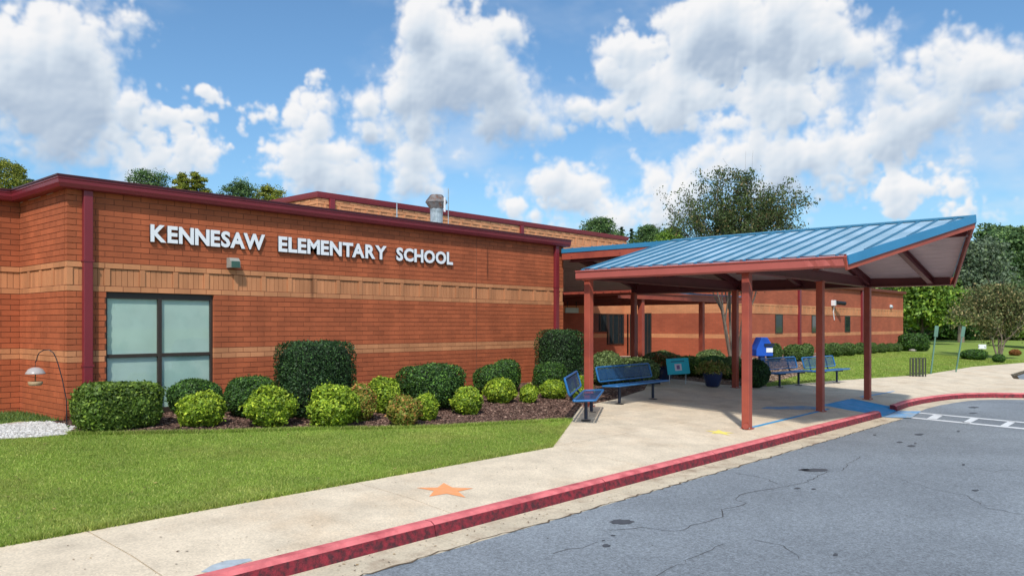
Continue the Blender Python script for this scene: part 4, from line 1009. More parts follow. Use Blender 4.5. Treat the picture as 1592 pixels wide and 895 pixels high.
# open ridge edge of the link roof
MB().box(RU-.03, RU-.0, VB+.03, -.1, ZRI-.10, ZRI+.02).build('edge_trim', BLUE_T, can)
MB().box(RU-.012, RU+.05, VB+.03, -.1, ZRI-.29, ZRI-.102).build('edge_fascia', TERRA, can)
sf = MB()
def sof(side, P):
    zf = (lambda u: ZE+(u-EN)*SL) if side < 0 else (lambda u: ZE+(EF-u)*SLF)
    sf.quadbox([(u, w, zf(u)-.055) for u, w in P]+[(u, w, zf(u)-.02) for u, w in P])
ns = 20
for side in (-1, 1):
    ee = EN if side < 0 else EF; vb = VB if side < 0 else -.05
    for i in range(ns):                    # planks of the deck run up the slope
        pass
def deck(side, v0, v1):
    zf = (lambda u: ZE+(u-EN)*SL) if side < 0 else (lambda u: ZE+(EF-u)*SLF)
    e = EN if side < 0 else EF; n = 14
    for i in range(n):
        a = e+(RU-e)*i/n; b = e+(RU-e)*(i+1)/n; b2 = b-(b-a)*.04
        # each board runs along v; near end cut along the rake
        q = VN if side < 0 else VNF; t = (a-e)/(RU-e); vn = q+(VR-q)*t
        P = [(a, vn+.06), (b2, vn+(VR-q)/n+.06), (b2, v1), (a, v1)]
        if side > 0 and i == n-1: P[2] = (b2, -.1); P[3] = (a, -.1)
        if side > 0: P = [P[1], P[0], P[3], P[2]]
        mb = MB(); mb.quadbox([(u, w, zf(u)-.05) for u, w in P]+[(u, w, zf(u)-.022) for u, w in P]); mb.build('soffit_board', SOFFIT, can)
deck(-1, VN, VB-.02); deck(1, VNF, VLK-.05)

# ------------------------------------------------------------------ benches
def bench(loc, rz, length, leg, label, first=None):
    t = thing('bench', label, 'bench', loc, rz, 'blue metal benches around the canopy')   # sits facing -y
    L2 = length/2
    def rounded(y0, z0, y1, z1, th, name, curl):
        # a perforated panel with a solid rolled rim
        d = Vector((0, y1-y0, z1-z0)); ln = d.length; d.normalize(); nrm = Vector((0, -d.z, d.y)); rr = .05
        prof = [(0, 0)]; o = None
        mb = MB(); c0 = Vector((0, y0, z0)); c1 = Vector((0, y1, z1))
        pts = [(-L2+.05, .04), (L2-.05, .04), (L2-.05, ln-.04), (-L2+.05, ln-.04)]
        P = [c0+d*b+Vector((a, 0, 0)) for a, b in pts]
        mb.quadbox([p-nrm*th/2 for p in P]+[p+nrm*th/2 for p in P]); pan = mb.build(name, PERF, t)
        rim = []
        for (cx, cy, a0) in ((L2-rr, rr, -90), (L2-rr, ln-rr, 0), (-L2+rr, ln-rr, 90), (-L2+rr, rr, 180)):
            for k in range(5): a = R(a0+k*22.5); rim.append(c0+d*(cy+rr*math.sin(a))+Vector((cx+rr*math.cos(a), 0, 0)))
        rim.append(rim[0]); rim.append(rim[1]); MB().tube(rim, .022, 8, cap=False).build('rim', BENCHB, pan)
        return pan
    rounded(-.22, .44, .20, .42, .01, 'seat', 0); rounded(.27, .52, .36, .84, .01, 'backrest', 0)
    for s in (-1, 1):
        x = s*leg/2
        MB().tube([(x, -.0, .03), (x, .0, .40)], .034, 10).build('leg', NAVY, t)
        MB().box(x-.055, x+.055, -.09, .09, 0, .015).build('foot_plate', BLACK, t)
        MB().tube([(x, -.20, .395), (x, .1, .385), (x, .22, .395), (x, .30, .46), (x, .325, .58), (x, .375, .78)], .02, 8).build('bracket', NAVY, t)
    return t
def bench_between(a, b, length, label):
    (ax, ay), (bx, by) = a, b; m = ((ax+bx)/2, (ay+by)/2); rz = math.atan2(by-ay, bx-ax); leg = math.hypot(bx-ax, by-ay)
    return bench((m[0], m[1], gz(m[1])+.002), rz, length, leg, label)
bench_between(G(911, 655), G(919.5, 640), 2.45, 'bright blue metal bench seen side on between mulch bed and pavement')
bench_between(G(963, 628), G(1015, 620), 2.45, 'long blue metal bench with dark mesh back by the rounded shrubs')
b3 = G(1212, 602); bench_between(b3, (GV(1241.5, b3[1]-.08), b3[1]-.08), 2.15, 'blue bench just right of the nearest canopy column, by the dark shrub')
b4 = G(1301, 595); bench_between((GV(1275, b4[1]+.08), b4[1]+.08), b4, 2.2, 'blue bench at the far lawn, partly hidden by the middle front column')

# ------------------------------------------------------------------ shrubs
def shrub(name, label, px0, px1, ytop, ybot, shape, lf, n=7000, leaf=.024, group=None, ratio=.85, power=2.0, pos=None, dense=1.0, h=None, w=None, bottom=.0, cat='shrub', lump=.12):
    xc = (px0+px1)/2
    if pos is None: u, v = G(xc, ybot); u, v = u, v; 
    else: u, v = pos
    dd = depth(u, v)
    wd = (w or (px1-px0)*dd/F); ht = h or (ybot-ytop)*dd/F
    if pos is None:                          # the contact line seen is the front of the shrub: step back half its depth
        k = wd*ratio/2*.75; u += CU*k; v += SU*k; dd += k; wd = (px1-px0)*dd/F
        ht = 1.6+(HY-ytop)*dd/F-gz(v)
    rx, ry, rz_ = wd/2*.94, wd*ratio/2*.94, ht/2*.97
    if shape == 'front': pass
    t = thing(name, label, cat, (u, v, gz(v)), YAW_S if shape != 'wall' else 0, group)
    rr = np.random.default_rng(int(abs(px0*13+ytop*7)) % 99991)
    d = rr.normal(size=(n, 3)); d /= np.linalg.norm(d, axis=1)[:, None]
    p = power; s = (np.abs(d[:, 0])**p+np.abs(d[:, 1])**p+np.abs(d[:, 2])**p)**(-1/p)
    P = d*s[:, None]
    ph = rr.uniform(0, 6.28, 9)
    cl_n = int(70+260*lump); cc = rr.normal(size=(cl_n, 3)); cc /= np.linalg.norm(cc, axis=1)[:, None]
    dist = (d@cc.T); best = dist.max(1); who = dist.argmax(1)           # leaf clumps: bulge at each centre, hollow between
    bul = np.clip((best-.86)/.14, 0, 1); hts = rr.uniform(.6, 1.4, cl_n)[who]
    lum = 1+lump*.9*(bul*hts-.62)+lump*.35*np.sin(P[:, 0]*4+ph[0])*np.sin(P[:, 2]*4+ph[2])
    rad = lum*(1-np.abs(rr.normal(0, .06, n)))+rr.normal(0, .012, n)
    st = rr.random(n) < .035; rad = np.where(st, rad*rr.uniform(1.0, 1.0+.06+lump*.6, n), rad)
    if lump > .2: keep = (bul > .22) | (rr.random(n) < .35); P = P[keep]; rad = rad[keep]; n = len(P)
    C = P*rad[:, None]*np.array([rx, ry, rz_])*.97; C[:, 2] = np.maximum(C[:, 2]+rz_, .02)
    nr = P/np.array([rx, ry, rz_])**1.0; nr /= np.linalg.norm(nr, axis=1)[:, None]
    nr = nr+rr.normal(0, .75, (n, 3)); nr /= np.linalg.norm(nr, axis=1)[:, None]
    a = np.cross(nr, rr.normal(size=(n, 3))); a /= np.linalg.norm(a, axis=1)[:, None]; b = np.cross(nr, a)
    s = leaf*rr.uniform(.6, 1.3, (n, 1)); V_ = np.stack([C-a*s, C+b*s*.55, C+a*s, C-b*s*.55], 1).reshape(-1, 3)
    fo = link('foliage', np_mesh('foliage', V_, np.arange(4*n).reshape(n, 4)), lf, t)
    # solid near-black core: the shade between the leaves put into its colour
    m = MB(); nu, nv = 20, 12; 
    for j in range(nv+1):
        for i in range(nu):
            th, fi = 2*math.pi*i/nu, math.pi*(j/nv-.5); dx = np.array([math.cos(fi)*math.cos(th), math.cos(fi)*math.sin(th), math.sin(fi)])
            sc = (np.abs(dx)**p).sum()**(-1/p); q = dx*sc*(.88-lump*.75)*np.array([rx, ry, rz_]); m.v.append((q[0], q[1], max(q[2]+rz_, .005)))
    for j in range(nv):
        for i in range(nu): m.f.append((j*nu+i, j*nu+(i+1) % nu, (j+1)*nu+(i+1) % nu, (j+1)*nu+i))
    link('dark_core', m.mesh('dark_core'), CORE, t)
    return t
YAW_S = -(math.pi/2-YAW)*.0
GRP = 'shrubs in the mulch bed'
def S_(label, x0, x1, y0, y1, lf, n=6500, leaf=.024, **k): return shrub(k.pop('name', 'shrub'), label, x0, x1, y0, y1, k.pop('shape', 'r'), lf, n=int(n*1.35), leaf=leaf, **k)
S_('wide clipped green hedge at the left end of the bed, below the downpipe', 106, 238, 593, 671, LF_HEDG, 13000, .03, name='hedge', power=5, ratio=.55, cat='hedge', shape='wall')
S_('dark rounded shrub in front of the window', 252, 334, 588, 648, LF_DARK, 7000, group=GRP, power=2.6)
S_('yellow green shrub in front of the dark shrub under the window', 266, 340, 609, 667, LF_YEL, 5500, .032, group=GRP, lump=.26)
S_('dark rounded shrub right of the window', 341, 424, 583, 652, LF_DARK, 7500, group=GRP, power=2.8)
S_('yellow green shrub in front of the tall clipped block, left side', 375, 451, 601, 667, LF_YEL, 5500, .034, group=GRP, lump=.28)
S_('tall square clipped dark green shrub below the light', 423, 541, 526, 652, LF_BOX, 17000, .022, name='clipped_shrub', power=7, ratio=.8, lump=.03, pos=None, shape='wall')
S_('large yellow green shrub right below the tall clipped block', 473, 556, 597, 667, LF_YEL, 6500, .034, group=GRP, lump=.26)
S_('small bronzed green shrub between two yellow green ones', 532, 583, 598, 658, LF_RED, 3600, .03, group=GRP, lump=.26)
S_('bright yellow green shrub close to the wall behind the bronzed one', 567, 622, 585, 645, LF_YEL, 4200, .03, group=GRP, lump=.26)
S_('large dark rounded shrub in the middle of the bed', 613, 723, 563, 640, LF_DARK, 11000, group=GRP, power=3)
S_('low bronze and yellow shrub in front of the large dark one', 599, 654, 614, 665, LF_RED, 4200, .03, group=GRP, lump=.26)
S_('small yellow green shrub just right of the low bronze one', 642, 681, 612, 656, LF_YEL, 3000, .03, group=GRP, lump=.26)
S_('round yellow green shrub with a bronze patch, alone in the mulch', 699, 752, 600, 647, LF_YEL, 4400, .03, group=GRP, lump=.24)
S_('dark shrub against the wall, the rear one of a pair', 763, 811, 557, 612, LF_DARK, 4500, group=GRP, power=2.8)
S_('dark rounded shrub, the front one of a pair by the wall', 733, 803, 566, 617, LF_DARK, 6000, group=GRP, power=2.6)
S_('yellow green shrub in front of the dark pair', 750, 804, 587, 629, LF_YEL, 4200, .03, group=GRP, lump=.24)
S_('smallest yellow green shrub, left of the last low one', 807, 838, 597, 628, LF_YEL, 2300, .028, group=GRP, lump=.26)
S_('tall dark clipped block of a shrub at the right end of the wall', 833, 906, 521, 603, LF_BOX, 10000, .024, name='clipped_shrub', power=6, ratio=.9, lump=.04, shape='wall', pos=(11.6, -1.25), h=1.55)
S_('dark rounded shrub in front of the second clipped block', 827, 884, 561, 612, LF_DARK, 5000, group=GRP, power=2.6)
S_('low yellow green shrub left of the side on bench', 838, 883, 590, 622, LF_YEL, 3600, .03, group=GRP, lump=.24)
S_('small yellow green plant round the foot of the corner column', 908, 941, 595, 628, LF_YEL, 2600, .03, pos=(9.75, -3.35), h=.6, w=.6, lump=.26)
G2 = 'rounded shrubs behind the benches'
for (x0, x1, y0, y1, lab, lf) in ((918, 972, 546, 603, 'soft green rounded shrub right behind the corner column', LF_SOFT), (944, 1032, 556, 600, 'wide low shrub behind the backrest of the long bench', LF_SOFT),
        (1001, 1068, 548, 585, 'rounded shrub behind the teal sign, left one', LF_SOFT), (1045, 1105, 555, 587, 'rounded shrub behind the teal sign, right one', LF_HEDG),
        (1085, 1142, 555, 590, 'dark mounded shrub behind the blue planter', LF_DARK), (1122, 1164, 556, 592, 'mounded shrub left of the nearest canopy column', LF_SOFT), (1085, 1132, 545, 582, 'low shrub against the shaded brick wall', LF_SOFT),
        (1160, 1199, 560, 604, 'dark shrub between the nearest column and a blue bench', LF_BOX), (1015, 1050, 547, 578, 'small shrub in front of the entrance doors', LF_SOFT)):
    S_(lab, x0-4, x1+4, y0-3, y1, lf, 6500, .03, group=G2, ratio=.95)
G3 = 'clipped shrubs along the far wing'
row = [(1192, 1222, 533, 563), (1219, 1261, 534, 562.5), (1243, 1271, 533, 558.5), (1271, 1298, 533, 556), (1286, 1317.5, 532, 555), (1306, 1338.5, 532, 553.5), (1329, 1353, 532, 551.5), (1347, 1370, 532, 550), (1364, 1383.5, 533, 549), (1377, 1395, 533, 547.5), (1388, 1407, 533, 547)]
rl_ = ['behind the blue drop box', 'first large one right of the drop box', 'second one, behind the first large one', 'left of the middle front column, low', 'right of the middle front column', 'before the second slit window', 'below the right downpipe', 'behind the right front column', 'fourth from the wing corner', 'second from the wing corner', 'at the far corner of the wing']
for (x0, x1, y0, y1), lab in zip(row, rl_): S_('round clipped dark shrub along the wing, '+lab, x0, x1, y0, y1, LF_ROW, 3600, .04, group=G3, ratio=.8, power=2.2)
S_('long dark clipped hedge beyond the corner of the wing', 1404, 1452, 518, 546, LF_DARK, 6000, .07, name='hedge', power=4, cat='hedge')
S_('low dark shrub under the myrtle by the far path', 1500, 1545, 543, 560, LF_DARK, 3500, .05, power=2.4)
S_('small dark shrub at the foot of the leaning myrtle trunk', 1546, 1568, 550, 564, LF_DARK, 2200, .045)
S_('orange brown low shrub far off at the right edge', 1572, 1592, 543, 553, leafmat('rust leaf', (.30, .13, .04)), 1500, .06)

# ------------------------------------------------------------------ planters, sign, drop box
def planter(px, py, h, label, plant):
    u, v = G(px, py); t = thing('planter', label, 'planter', (u, v, gz(v)), 0, 'blue planters by the shrubs')
    MB().lathe([(.15, 0), (.20, .05), (.26, .28), (.29, .40), (.29, .44), (.25, .44), (.24, .38), (.0, .37)], 20).build('pot', POTB, t, smooth=True)
    rr = np.random.default_rng(int(px)); n = 2600; a = rr.uniform(0, 6.28, n); l = rr.uniform(.1, 1, n)**.6
    st = rr.integers(0, 26, n); sa = np.arange(26)*2.4; sl = rr.uniform(.45, 1, 26)
    rad = l*.50*sl[st]; z = .42+h*(l*1.9-l*l*1.9)*sl[st]; C = np.c_[np.cos(sa[st])*rad, np.sin(sa[st])*rad, z]+rr.normal(0, .035, (n, 3))
    q = rr.normal(size=(n, 3)); q /= np.linalg.norm(q, axis=1)[:, None]; b = np.cross(q, rr.normal(size=(n, 3))); b /= np.linalg.norm(b, axis=1)[:, None]
    s = .045*rr.uniform(.6, 1.3, (n, 1)); V_ = np.stack([C-q*s, C+b*s*.4, C+q*s, C-b*s*.4], 1).reshape(-1, 3)
    link('foliage', np_mesh('foliage', V_, np.arange(4*n).reshape(n, 4)), plant, t)
planter(1108, 601, .55, 'dark blue glazed pot with spreading yellow green plant in front of the shrubs', leafmat('coleus leaf', (.22, .26, .05), ((.42, .22, .10), .7)))
planter(1034, 590, .62, 'blue pot with a reddish plant just behind the end of the long bench', leafmat('croton leaf', (.12, .13, .03), ((.36, .09, .05), .6)))
u, v = G(1054, 597); ts = thing('yard_sign', 'small teal board leaning on a stake between two blue planters', 'sign', (u, v, gz(v)), R(-42)+.0)
b = MB().box(-.33, .33, -.012, .012, -.235, .235).build('board', TEAL, ts); b.location = (0, 0, .52); b.rotation_euler = (R(-14), R(-3), 0)
q = MB().box(-.10, .10, -.016, -.013, -.13, .07).build('picture', mat('pale pink print', (.62, .55, .60), .6), b)
MB().box(-.045, .045, -.020, -.017, -.09, .03).build('picture_centre', mat('purple print', (.20, .12, .24), .6), q)
MB().box(-.20, .20, -.016, -.013, .12, .16).build('text_line', mat('dark teal print', (.02, .18, .26), .6), b)
MB().box(-.25, -.235, .02, .035, 0, .6).box(.235, .25, .02, .035, 0, .6).build('stake', GALV, ts)
u, v = G(1185, 574); db = thing('drop_box', 'royal blue book drop box with sloped top and white label on a post', 'drop box', (GV(1185, -3.2), -3.2, 0), R(-42))
u_ = GV(1184, -1.6); db.location = (u_, -1.6, gz(-1.6))
dd = depth(u_, -1.6); zb = 1.6+(HY-553)*dd/F-gz(-1.6); zt = 1.6+(HY-524)*dd/F-gz(-1.6); hw_ = 27*dd/F/2
MB().prism([(-hw_, zb), (hw_, zb), (hw_*.95, zb+(zt-zb)*.55), (hw_*.35, zt), (-hw_*.35, zt), (-hw_*.98, zb+(zt-zb)*.35)], -.28, .28).build('housing', BOXB, db, bevel=.02)
MB().box(.05, .30, -.30, -.283, zb+.14, zb+.30).build('label_plate', WHITE, db); MB().box(-.02, .34, -.33, -.283, zb+.36, zb+.46).build('slot', NAVY, db)
MB().box(-.09, .09, -.09, .09, 0, zb).build('post', BOXB, db); MB().box(-.2, .2, -.2, .2, 0, .02).build('base_plate', NAVY, db)

# bird feeder on its hook
u, v = G(104, 664); fd = thing('bird_feeder', 'hanging bird feeder with pale dome roof on a dark shepherd hook', 'bird feeder', (u, v, gz(v)))
dd = depth(u, v); X = lambda px: (px-104)*dd/F; ZZ = lambda py: 1.6+(HY-py)*dd/F-gz(v)
rdir = Vector((SU, -CU, 0))
def pt(px, py): return tuple(rdir*X(px)+Vector((0, 0, ZZ(py))))
MB().tube([pt(104, 668), pt(103, 620), pt(97, 590), pt(91, 568), pt(87, 556), pt(83, 548), pt(76, 543.5), pt(68, 544), pt(61, 548), pt(58, 554), pt(57, 560), pt(54.5, 563)], .008, 7).build('hook', BLACK, fd)
fx = rdir*X(55)
MB().tube([pt(55, 562), pt(55, 571)], .004, 5).build('wire', BLACK, fd)
MB().lathe([(.145, ZZ(581)), (.14, ZZ(579.5)), (.10, ZZ(573.5)), (.05, ZZ(571)), (.0, ZZ(570.5))], 20, c=(fx.x, fx.y, 0)).build('dome', mat('pale dome plastic', (.42, .37, .35), .3), fd, smooth=True)
MB().tube([pt(55, 580), pt(55, 594)], .01, 6).build('stem', mat('brown stem', (.25, .12, .04), .5), fd)
MB().lathe([(.08, ZZ(599)), (.10, ZZ(597)), (.105, ZZ(593)), (.09, ZZ(592.5)), (.0, ZZ(595))], 20, c=(fx.x, fx.y, 0)).build('tray', mat('tan tray', (.40, .27, .15), .6), fd, smooth=True)

# rocks, rack, posts, far signs
for px, py, s in ((1409, 545, .42), (1428, 545.5, .34), (1419, 546, .22)):
    u, v = G(px, py); rr = random.Random(px); bm = bmesh.new(); bmesh.ops.create_icosphere(bm, subdivisions=3, radius=s)
    for w in bm.verts: w.co *= 1+.16*math.sin(w.co.x*9+px)*math.cos(w.co.y*8)+rr.uniform(-.03, .03); w.co.z *= .55
    me = bpy.data.meshes.new('rock'); bm.to_mesh(me); bm.free(); o = link('rock', me, STONE); o.location = (u, v, gz(v)+s*.3)
    tag(o, {1409: 'grey rock, left one by the corner of the far wing', 1428: 'grey rock, right one before the long far hedge', 1419: 'smallest grey rock, between two larger ones'}[px], 'rock', 'rocks beyond the wing')
u, v = G(1427, 585); rk = thing('bike_rack', 'dark green wave shaped metal bike rack at the edge of the far lawn', 'bike rack', (u, v, gz(v)), R(-42))
dd = depth(u, v); ww = 27*dd/F; hh = 29*dd/F
for k in range(5):
    x = -ww/2+ww*(k+.5)/5; w = ww/5*.36
    MB().tube([(x-w, 0, 0), (x-w, 0, hh-w*1.1)]+[(x-w*math.cos(a), 0, hh-w*1.1+w*1.1*math.sin(a)) for a in (R(30), R(60), R(90), R(120), R(150))]+[(x+w, 0, hh-w*1.1), (x+w, 0, 0)], .024, 8).build('loop', RACK, rk)
MB().box(-ww/2, ww/2, -.015, .015, .10, .14).build('rail', RACK, rk)
for (x0, y0, x1, y1, lab) in ((1447, 581, 1456, 507, 'leaning green metal sign post by the path, the left one'), (1486, 578, 1498, 508, 'leaning green metal sign post, the right one')):
    u, v = G(x0, y0); t = thing('sign_post', lab, 'post', (u, v, gz(v)), R(-48), 'leaning sign posts'); dd = depth(u, v); h = (y0-y1)*dd/F; dx = (x1-x0)*dd/F
    MB().bar((0, 0, -.02), (dx, 0, h), .05, .035, up=(0, 1, 0)).build('post', GREENP, t)
    a = .78; MB().bar((dx*a, -.03, h*a), (dx*1.0, -.03, h*1.01), .15, .012, up=(0, 1, 0)).build('sign_edge', GREENP, t)
u, v = G(1527, 549); t = thing('yard_sign', 'small white board on a low stake beyond the far lawn', 'sign', (u, v, gz(v)), R(-48))
dd = depth(u, v); MB().box(-.24*dd/50, .24*dd/50, -.02, .02, .28, .55).build('board', WHITE, t); MB().box(-.03, .03, .022, .05, 0, .5).build('stake', BLACK, t)
# ------------------------------------------------------------------ trees
def tree(name, label, base, h, spread, lf, bark=BARK, stems=1, n=9000, leaf=.10, trunk_r=.14, crown0=.35, seed=1, group=None, lean=(0, 0), arch=0, cl=.35, flat=1.0, cat='tree', round_=.0, twigs=4):
    rr = np.random.default_rng(seed); t = thing(name, label, cat, (base[0], base[1], gz(base[1])), 0, group)
    mb = MB(); tips = []
    def branch(p, d, ln, r, lvl):
        pts = [p.copy()]; dd = d.copy(); k = 5
        for i in range(k):
            dd = (dd+rr.normal(0, .13, 3)+np.array([0, 0, .05 if lvl < 2 else -.03*arch])).astype(float); dd /= np.linalg.norm(dd); p = p+dd*ln/k; pts.append(p.copy())
            if lvl >= 2 or (lvl == 1 and i >= 2): tips.append((p.copy(), lvl))
        mb.tube([tuple(q) for q in pts], [r*(1-.6*i/k) for i in range(k+1)], 7 if lvl < 2 else 4, cap=False)
        if lvl < 3:
            m = twigs if lvl else twigs+1
            for i in range(m):
                q = pts[rr.integers(2, k+1)]; a = rr.uniform(0, 6.28); tilt = rr.uniform(.35, .95)
                sd = np.cross(dd, rr.normal(size=3)); sd /= np.linalg.norm(sd); nd = dd*math.cos(tilt)+sd*math.sin(tilt); nd[2] = nd[2]*flat+.12
                nd /= np.linalg.norm(nd); branch(q, nd, ln*rr.uniform(.5, .78), r*.42, lvl+1)
    H0 = h*crown0
    for s in range(stems):
        a = 6.28*s/max(1, stems)+rr.uniform(0, 1); out = .0 if stems == 1 else .28
        d = np.array([math.cos(a)*out+lean[0], math.sin(a)*out+lean[1], 1.0]); d /= np.linalg.norm(d)
        p = np.array([math.cos(a)*.08*(stems > 1), math.sin(a)*.08*(stems > 1), -.05])
        pts = [p]; k = 5
        for i in range(k):
            d2 = d+rr.normal(0, .05, 3); d2 /= np.linalg.norm(d2); p = p+d2*H0/k; pts.append(p)
        mb.tube([tuple(q) for q in pts], [trunk_r*(1-.35*i/k) for i in range(k+1)], 9, cap=False)
        for j in range(3 if stems > 1 else 5):
            a2 = 6.28*j/(3 if stems > 1 else 5)+rr.uniform(0, 1); ti = rr.uniform(.15, .75)*spread
            nd = d+np.array([math.cos(a2)*ti, math.sin(a2)*ti, 0]); nd /= np.linalg.norm(nd)
            branch(pts[-1 if j < 2 else -2], nd, (h-H0)*rr.uniform(.5, .72), trunk_r*.5, 1)
    tr = link('trunk', mb.mesh('trunk'), bark, t)
    T = np.array([q for q, l in tips]); c = T[rr.integers(0, len(T), n)]
    C = c+rr.normal(0, cl, (n, 3))*np.array([1, 1, .7]); C[:, 2] = np.clip(C[:, 2], .5, h*1.0+rr.normal(0, .1, n))
    q = rr.normal(size=(n, 3)); q /= np.linalg.norm(q, axis=1)[:, None]; b = np.cross(q, rr.normal(size=(n, 3))); b /= np.linalg.norm(b, axis=1)[:, None]
    s = leaf*rr.uniform(.6, 1.3, (n, 1)); V_ = np.stack([C-q*s, C+b*s*.5, C+q*s, C-b*s*.5], 1).reshape(-1, 3)
    link('crown', np_mesh('crown', V_, np.arange(4*n).reshape(n, 4)), lf, t)
    return t
tree('crape_myrtle', 'multi stemmed crape myrtle rising behind the canopy roof', (22.3, -.9), 7.0, .62, LF_MYR, stems=5, n=42000, leaf=.058, trunk_r=.08, crown0=.32, seed=5, cl=.15, arch=.6, twigs=5).scale = (.76, .76, 1.0)
def PV(px, D): du, dv = ray(px); return (CAM[0]+du*D, CAM[1]+dv*D)
tree('crape_myrtle', 'low bronzed crape myrtle by the far path at the right', PV(1553, 44), 4.4, 1.3, LF_MYR2, stems=4, n=16000, leaf=.085, trunk_r=.07, crown0=.3, seed=12, cl=.28, arch=1).scale = (.8, .8, .9)
def puff(name, label, base, h, w, lf, bark=BARK_D, lobes=16, n=14000, leaf=.16, crown0=.35, trunk_r=.2, seed=1, group=None, form='round', cat='tree', loose=.25):
    """broad crown of many leaf masses carried on limbs; w = crown width"""
    rr = np.random.default_rng(seed); t = thing(name, label, cat, (base[0], base[1], gz(base[1])), 0, group)
    H0 = h*crown0; mb = MB(); C = []; Nn = []
    top = np.array([rr.normal(0, .15), rr.normal(0, .15), h*.8]); 
    mb.tube([(0, 0, -.1), (rr.normal(0, .1), rr.normal(0, .1), H0*.6), (top[0]*.5, top[1]*.5, H0*1.2), tuple(top)], [trunk_r, trunk_r*.8, trunk_r*.6, trunk_r*.12], 9, cap=False)
    per = n//lobes
    for i in range(lobes):
        f = (i+.5)/lobes; z = H0+(h-H0)*(.08+.84*f)
        if form == 'cone': env = 1.15-f*.95
        elif form == 'spire': env = 1.1*(1-f*.62)*(.8 if i % 3 else 1.1)
        else: env = math.sin(math.pi*(.2+.66*f))**.6
        a = i*2.4+rr.uniform(-.5, .5); rad = w/2*env*rr.uniform(.25, .72) if form != 'cone' else w/2*env*.55
        c = np.array([rad*math.cos(a), rad*math.sin(a), z]); lr = w/2*env*rr.uniform(.42, .66)+.14*w/4; lz = min(lr*rr.uniform(.6, .9), h-z+.05) if form != 'cone' else lr*.35
        st = np.array([top[0]*.4, top[1]*.4, max(H0*.7, z-rad*.9)])
        mb.tube([tuple(st), tuple((st+c)/2+rr.normal(0, .05*w, 3)*.4), tuple(c)], [trunk_r*.35, trunk_r*.2, trunk_r*.06], 5, cap=False)
        d = rr.normal(size=(per, 3)); d /= np.linalg.norm(d, axis=1)[:, None]; d[:, 2] = np.where(d[:, 2] < -.35, -d[:, 2]*.5, d[:, 2])
        ph = rr.uniform(0, 6, 3); lum = 1+.22*np.sin(d[:, 0]*6+ph[0])*np.sin(d[:, 1]*6+ph[1])+.15*np.sin(d[:, 2]*9+ph[2])
        r = (1-np.abs(rr.normal(0, loose, per)))*lum+rr.normal(0, .05, per)
        C.append(c+d*r[:, None]*np.array([lr, lr, lz])); Nn.append(d)
    C = np.concatenate(C); Nn = np.concatenate(Nn); m = len(C); C[:, 2] = np.maximum(C[:, 2], .4)
    q = Nn+rr.normal(0, .8, (m, 3)); q /= np.linalg.norm(q, axis=1)[:, None]; a = np.cross(q, rr.normal(size=(m, 3))); a /= np.linalg.norm(a, axis=1)[:, None]; b = np.cross(q, a)
    s = leaf*rr.uniform(.55, 1.35, (m, 1)); V_ = np.stack([C-a*s, C+b*s*.6, C+a*s, C-b*s*.6], 1).reshape(-1, 3)
    link('trunk', mb.mesh('trunk'), bark, t); link('crown', np_mesh('crown', V_, np.arange(4*m).reshape(m, 4)), lf, t); return t
HT_ = lambda top, D: 1.6+(HY-top)*D/F
puff('broadleaf_tree', 'bright green tree just beyond the right end of the wing', PV(1436, 66), HT_(400, 66), 5.6, LF_LIME, lobes=22, n=24000, leaf=.15, crown0=.12, trunk_r=.2, seed=21)
puff('oak_tree', 'large grey green tree with pale trunk at the right', PV(1494, 74), HT_(372, 74), 7.4, LF_BLUE, BARK, lobes=26, n=32000, leaf=.13, crown0=.3, trunk_r=.3, seed=33)
puff('broadleaf_tree', 'tall dark tree at the right edge behind the myrtle', PV(1592, 86), HT_(352, 86), 9.0, LF_TREE, lobes=26, n=30000, leaf=.17, crown0=.1, trunk_r=.3, seed=41)
puff('broadleaf_tree', 'tall dark green tree topping the canopy tip at the right', PV(1548, 96), HT_(345, 96), 6.5, LF_TREE, lobes=24, n=26000, leaf=.18, crown0=.1, trunk_r=.3, seed=42)
puff('broadleaf_tree', 'yellow green tree low behind the far myrtle', PV(1606, 60), HT_(462, 60), 4.6, LF_LIME, lobes=18, n=16000, leaf=.10, crown0=.2, trunk_r=.12, seed=43)
puff('broadleaf_tree', 'dark tree low behind the bright green one', PV(1455, 100), HT_(430, 100), 8, LF_TREE, lobes=18, n=18000, leaf=.2, crown0=.1, trunk_r=.2, seed=44)
GB = 'trees beyond the school roof'
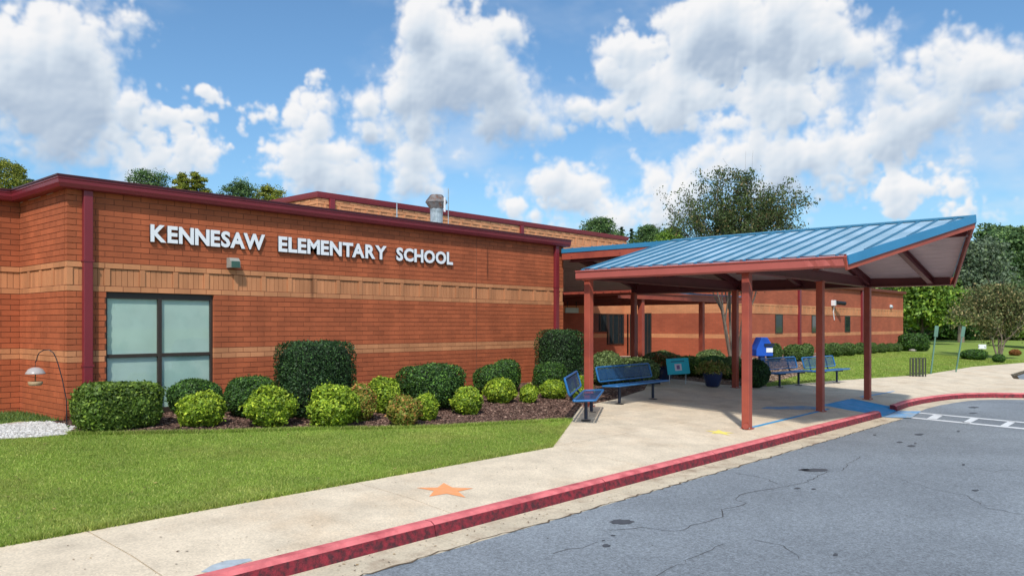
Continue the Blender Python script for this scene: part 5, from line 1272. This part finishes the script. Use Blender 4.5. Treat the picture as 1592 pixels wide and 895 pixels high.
for (px, D, top, wpx, lf, lab, form, sd) in ((-2, 70, 243, 62, LF_AUT, 'yellowing tree over the roof at the left edge', 'spire', 51), (30, 72, 252, 26, LF_AUT, 'narrow yellowing treetop second from the left edge', 'spire', 61), (48, 78, 277, 26, LF_PINE, 'low dark treetop beside the yellowing ones', 'round', 52),
        (233, 72, 266, 66, LF_TREE, 'green rounded treetop over the roof, left of the yellow one', 'round', 53), (284, 70, 267, 26, LF_AUT, 'yellow green treetop over the front roof, left half of a pair', 'spire', 54), (307, 71, 267, 30, LF_AUT, 'yellow green treetop over the front roof, right half of a pair', 'spire', 62),
        (374, 75, 284, 62, LF_TREE, 'green treetop over the roof, left of the hall', 'round', 55), (420, 74, 290, 44, LF_AUT, 'small yellowish treetop beside the hall roof', 'round', 56),
        (932, 120, 343, 62, LF_TREE, 'dark green treetop above the end of the hall roof', 'round', 57), (967, 125, 351, 16, LF_PINE, 'narrow dark pine top above the blue link roof', 'cone', 58), (982, 125, 354, 16, LF_PINE, 'second narrow dark pine top above the link roof', 'cone', 63), (1008, 118, 354, 46, LF_TREE, 'green treetop left of the myrtle', 'round', 59), (1044, 112, 358, 50, LF_LIME, 'light green treetop close left of the myrtle', 'round', 60)):
    puff('pine_tree' if lf is LF_PINE and form == 'cone' else 'broadleaf_tree', lab, PV(px, D), HT_(top-5, D), wpx*1.25*D/F, lf, lobes=34, n=24000, leaf=.075*D/75, crown0=.5, trunk_r=.16, seed=sd, group=GB, form='cone' if form == 'cone' else 'round', loose=.35)
# far wood closing the view at the right and behind everything
def wood(name, label, spots, n, leaf, lf, hmin, hmax, rad):
    rr = np.random.default_rng(77); C = []
    for (x, y) in spots:
        h = rr.uniform(hmin, hmax); m = n//len(spots); d = rr.normal(size=(m, 3)); d /= np.linalg.norm(d, axis=1)[:, None]; r = rad*rr.uniform(.8, 1.2)
        lum = 1+.2*np.sin(d[:, 0]*5+x)*np.sin(d[:, 1]*4+y)+.15*np.sin(d[:, 2]*8+x)
        q = d*(rr.uniform(.72, 1, (m, 1)))*lum[:, None]*np.array([r, r, h*.5]); q += np.array([x, y, h*.5]); C.append(q)
    C = np.concatenate(C); C[:, 2] = np.maximum(C[:, 2], .1); n = len(C)
    q = rr.normal(size=(n, 3)); q /= np.linalg.norm(q, axis=1)[:, None]; b = np.cross(q, rr.normal(size=(n, 3))); b /= np.linalg.norm(b, axis=1)[:, None]
    s = leaf*rr.uniform(.6, 1.4, (n, 1)); V_ = np.stack([C-q*s, C+b*s*.6, C+q*s, C-b*s*.6], 1).reshape(-1, 3)
    o = link(name, np_mesh(name, V_, np.arange(4*n).reshape(n, 4)), lf); tag(o, label, 'woodland', kind='stuff')
wood('woodland', 'dense dark wood closing the view behind the far lawn', [PV(px, random.uniform(108, 122)) for px in range(1380, 1760, 18)], 60000, .42, LF_TREE, 7, 11, 4)
wood('understorey', 'low dark bushes at the foot of the far wood', [PV(px, random.uniform(82, 96)) for px in range(1395, 1700, 12)], 30000, .22, LF_DARK, 2.2, 3.6, 2.4)
wood('woodland', 'far tree line round the school grounds', [PV(px, random.uniform(170, 190)) for px in range(-900, 1400, 45)], 40000, .6, LF_TREE, 8, 12, 8)
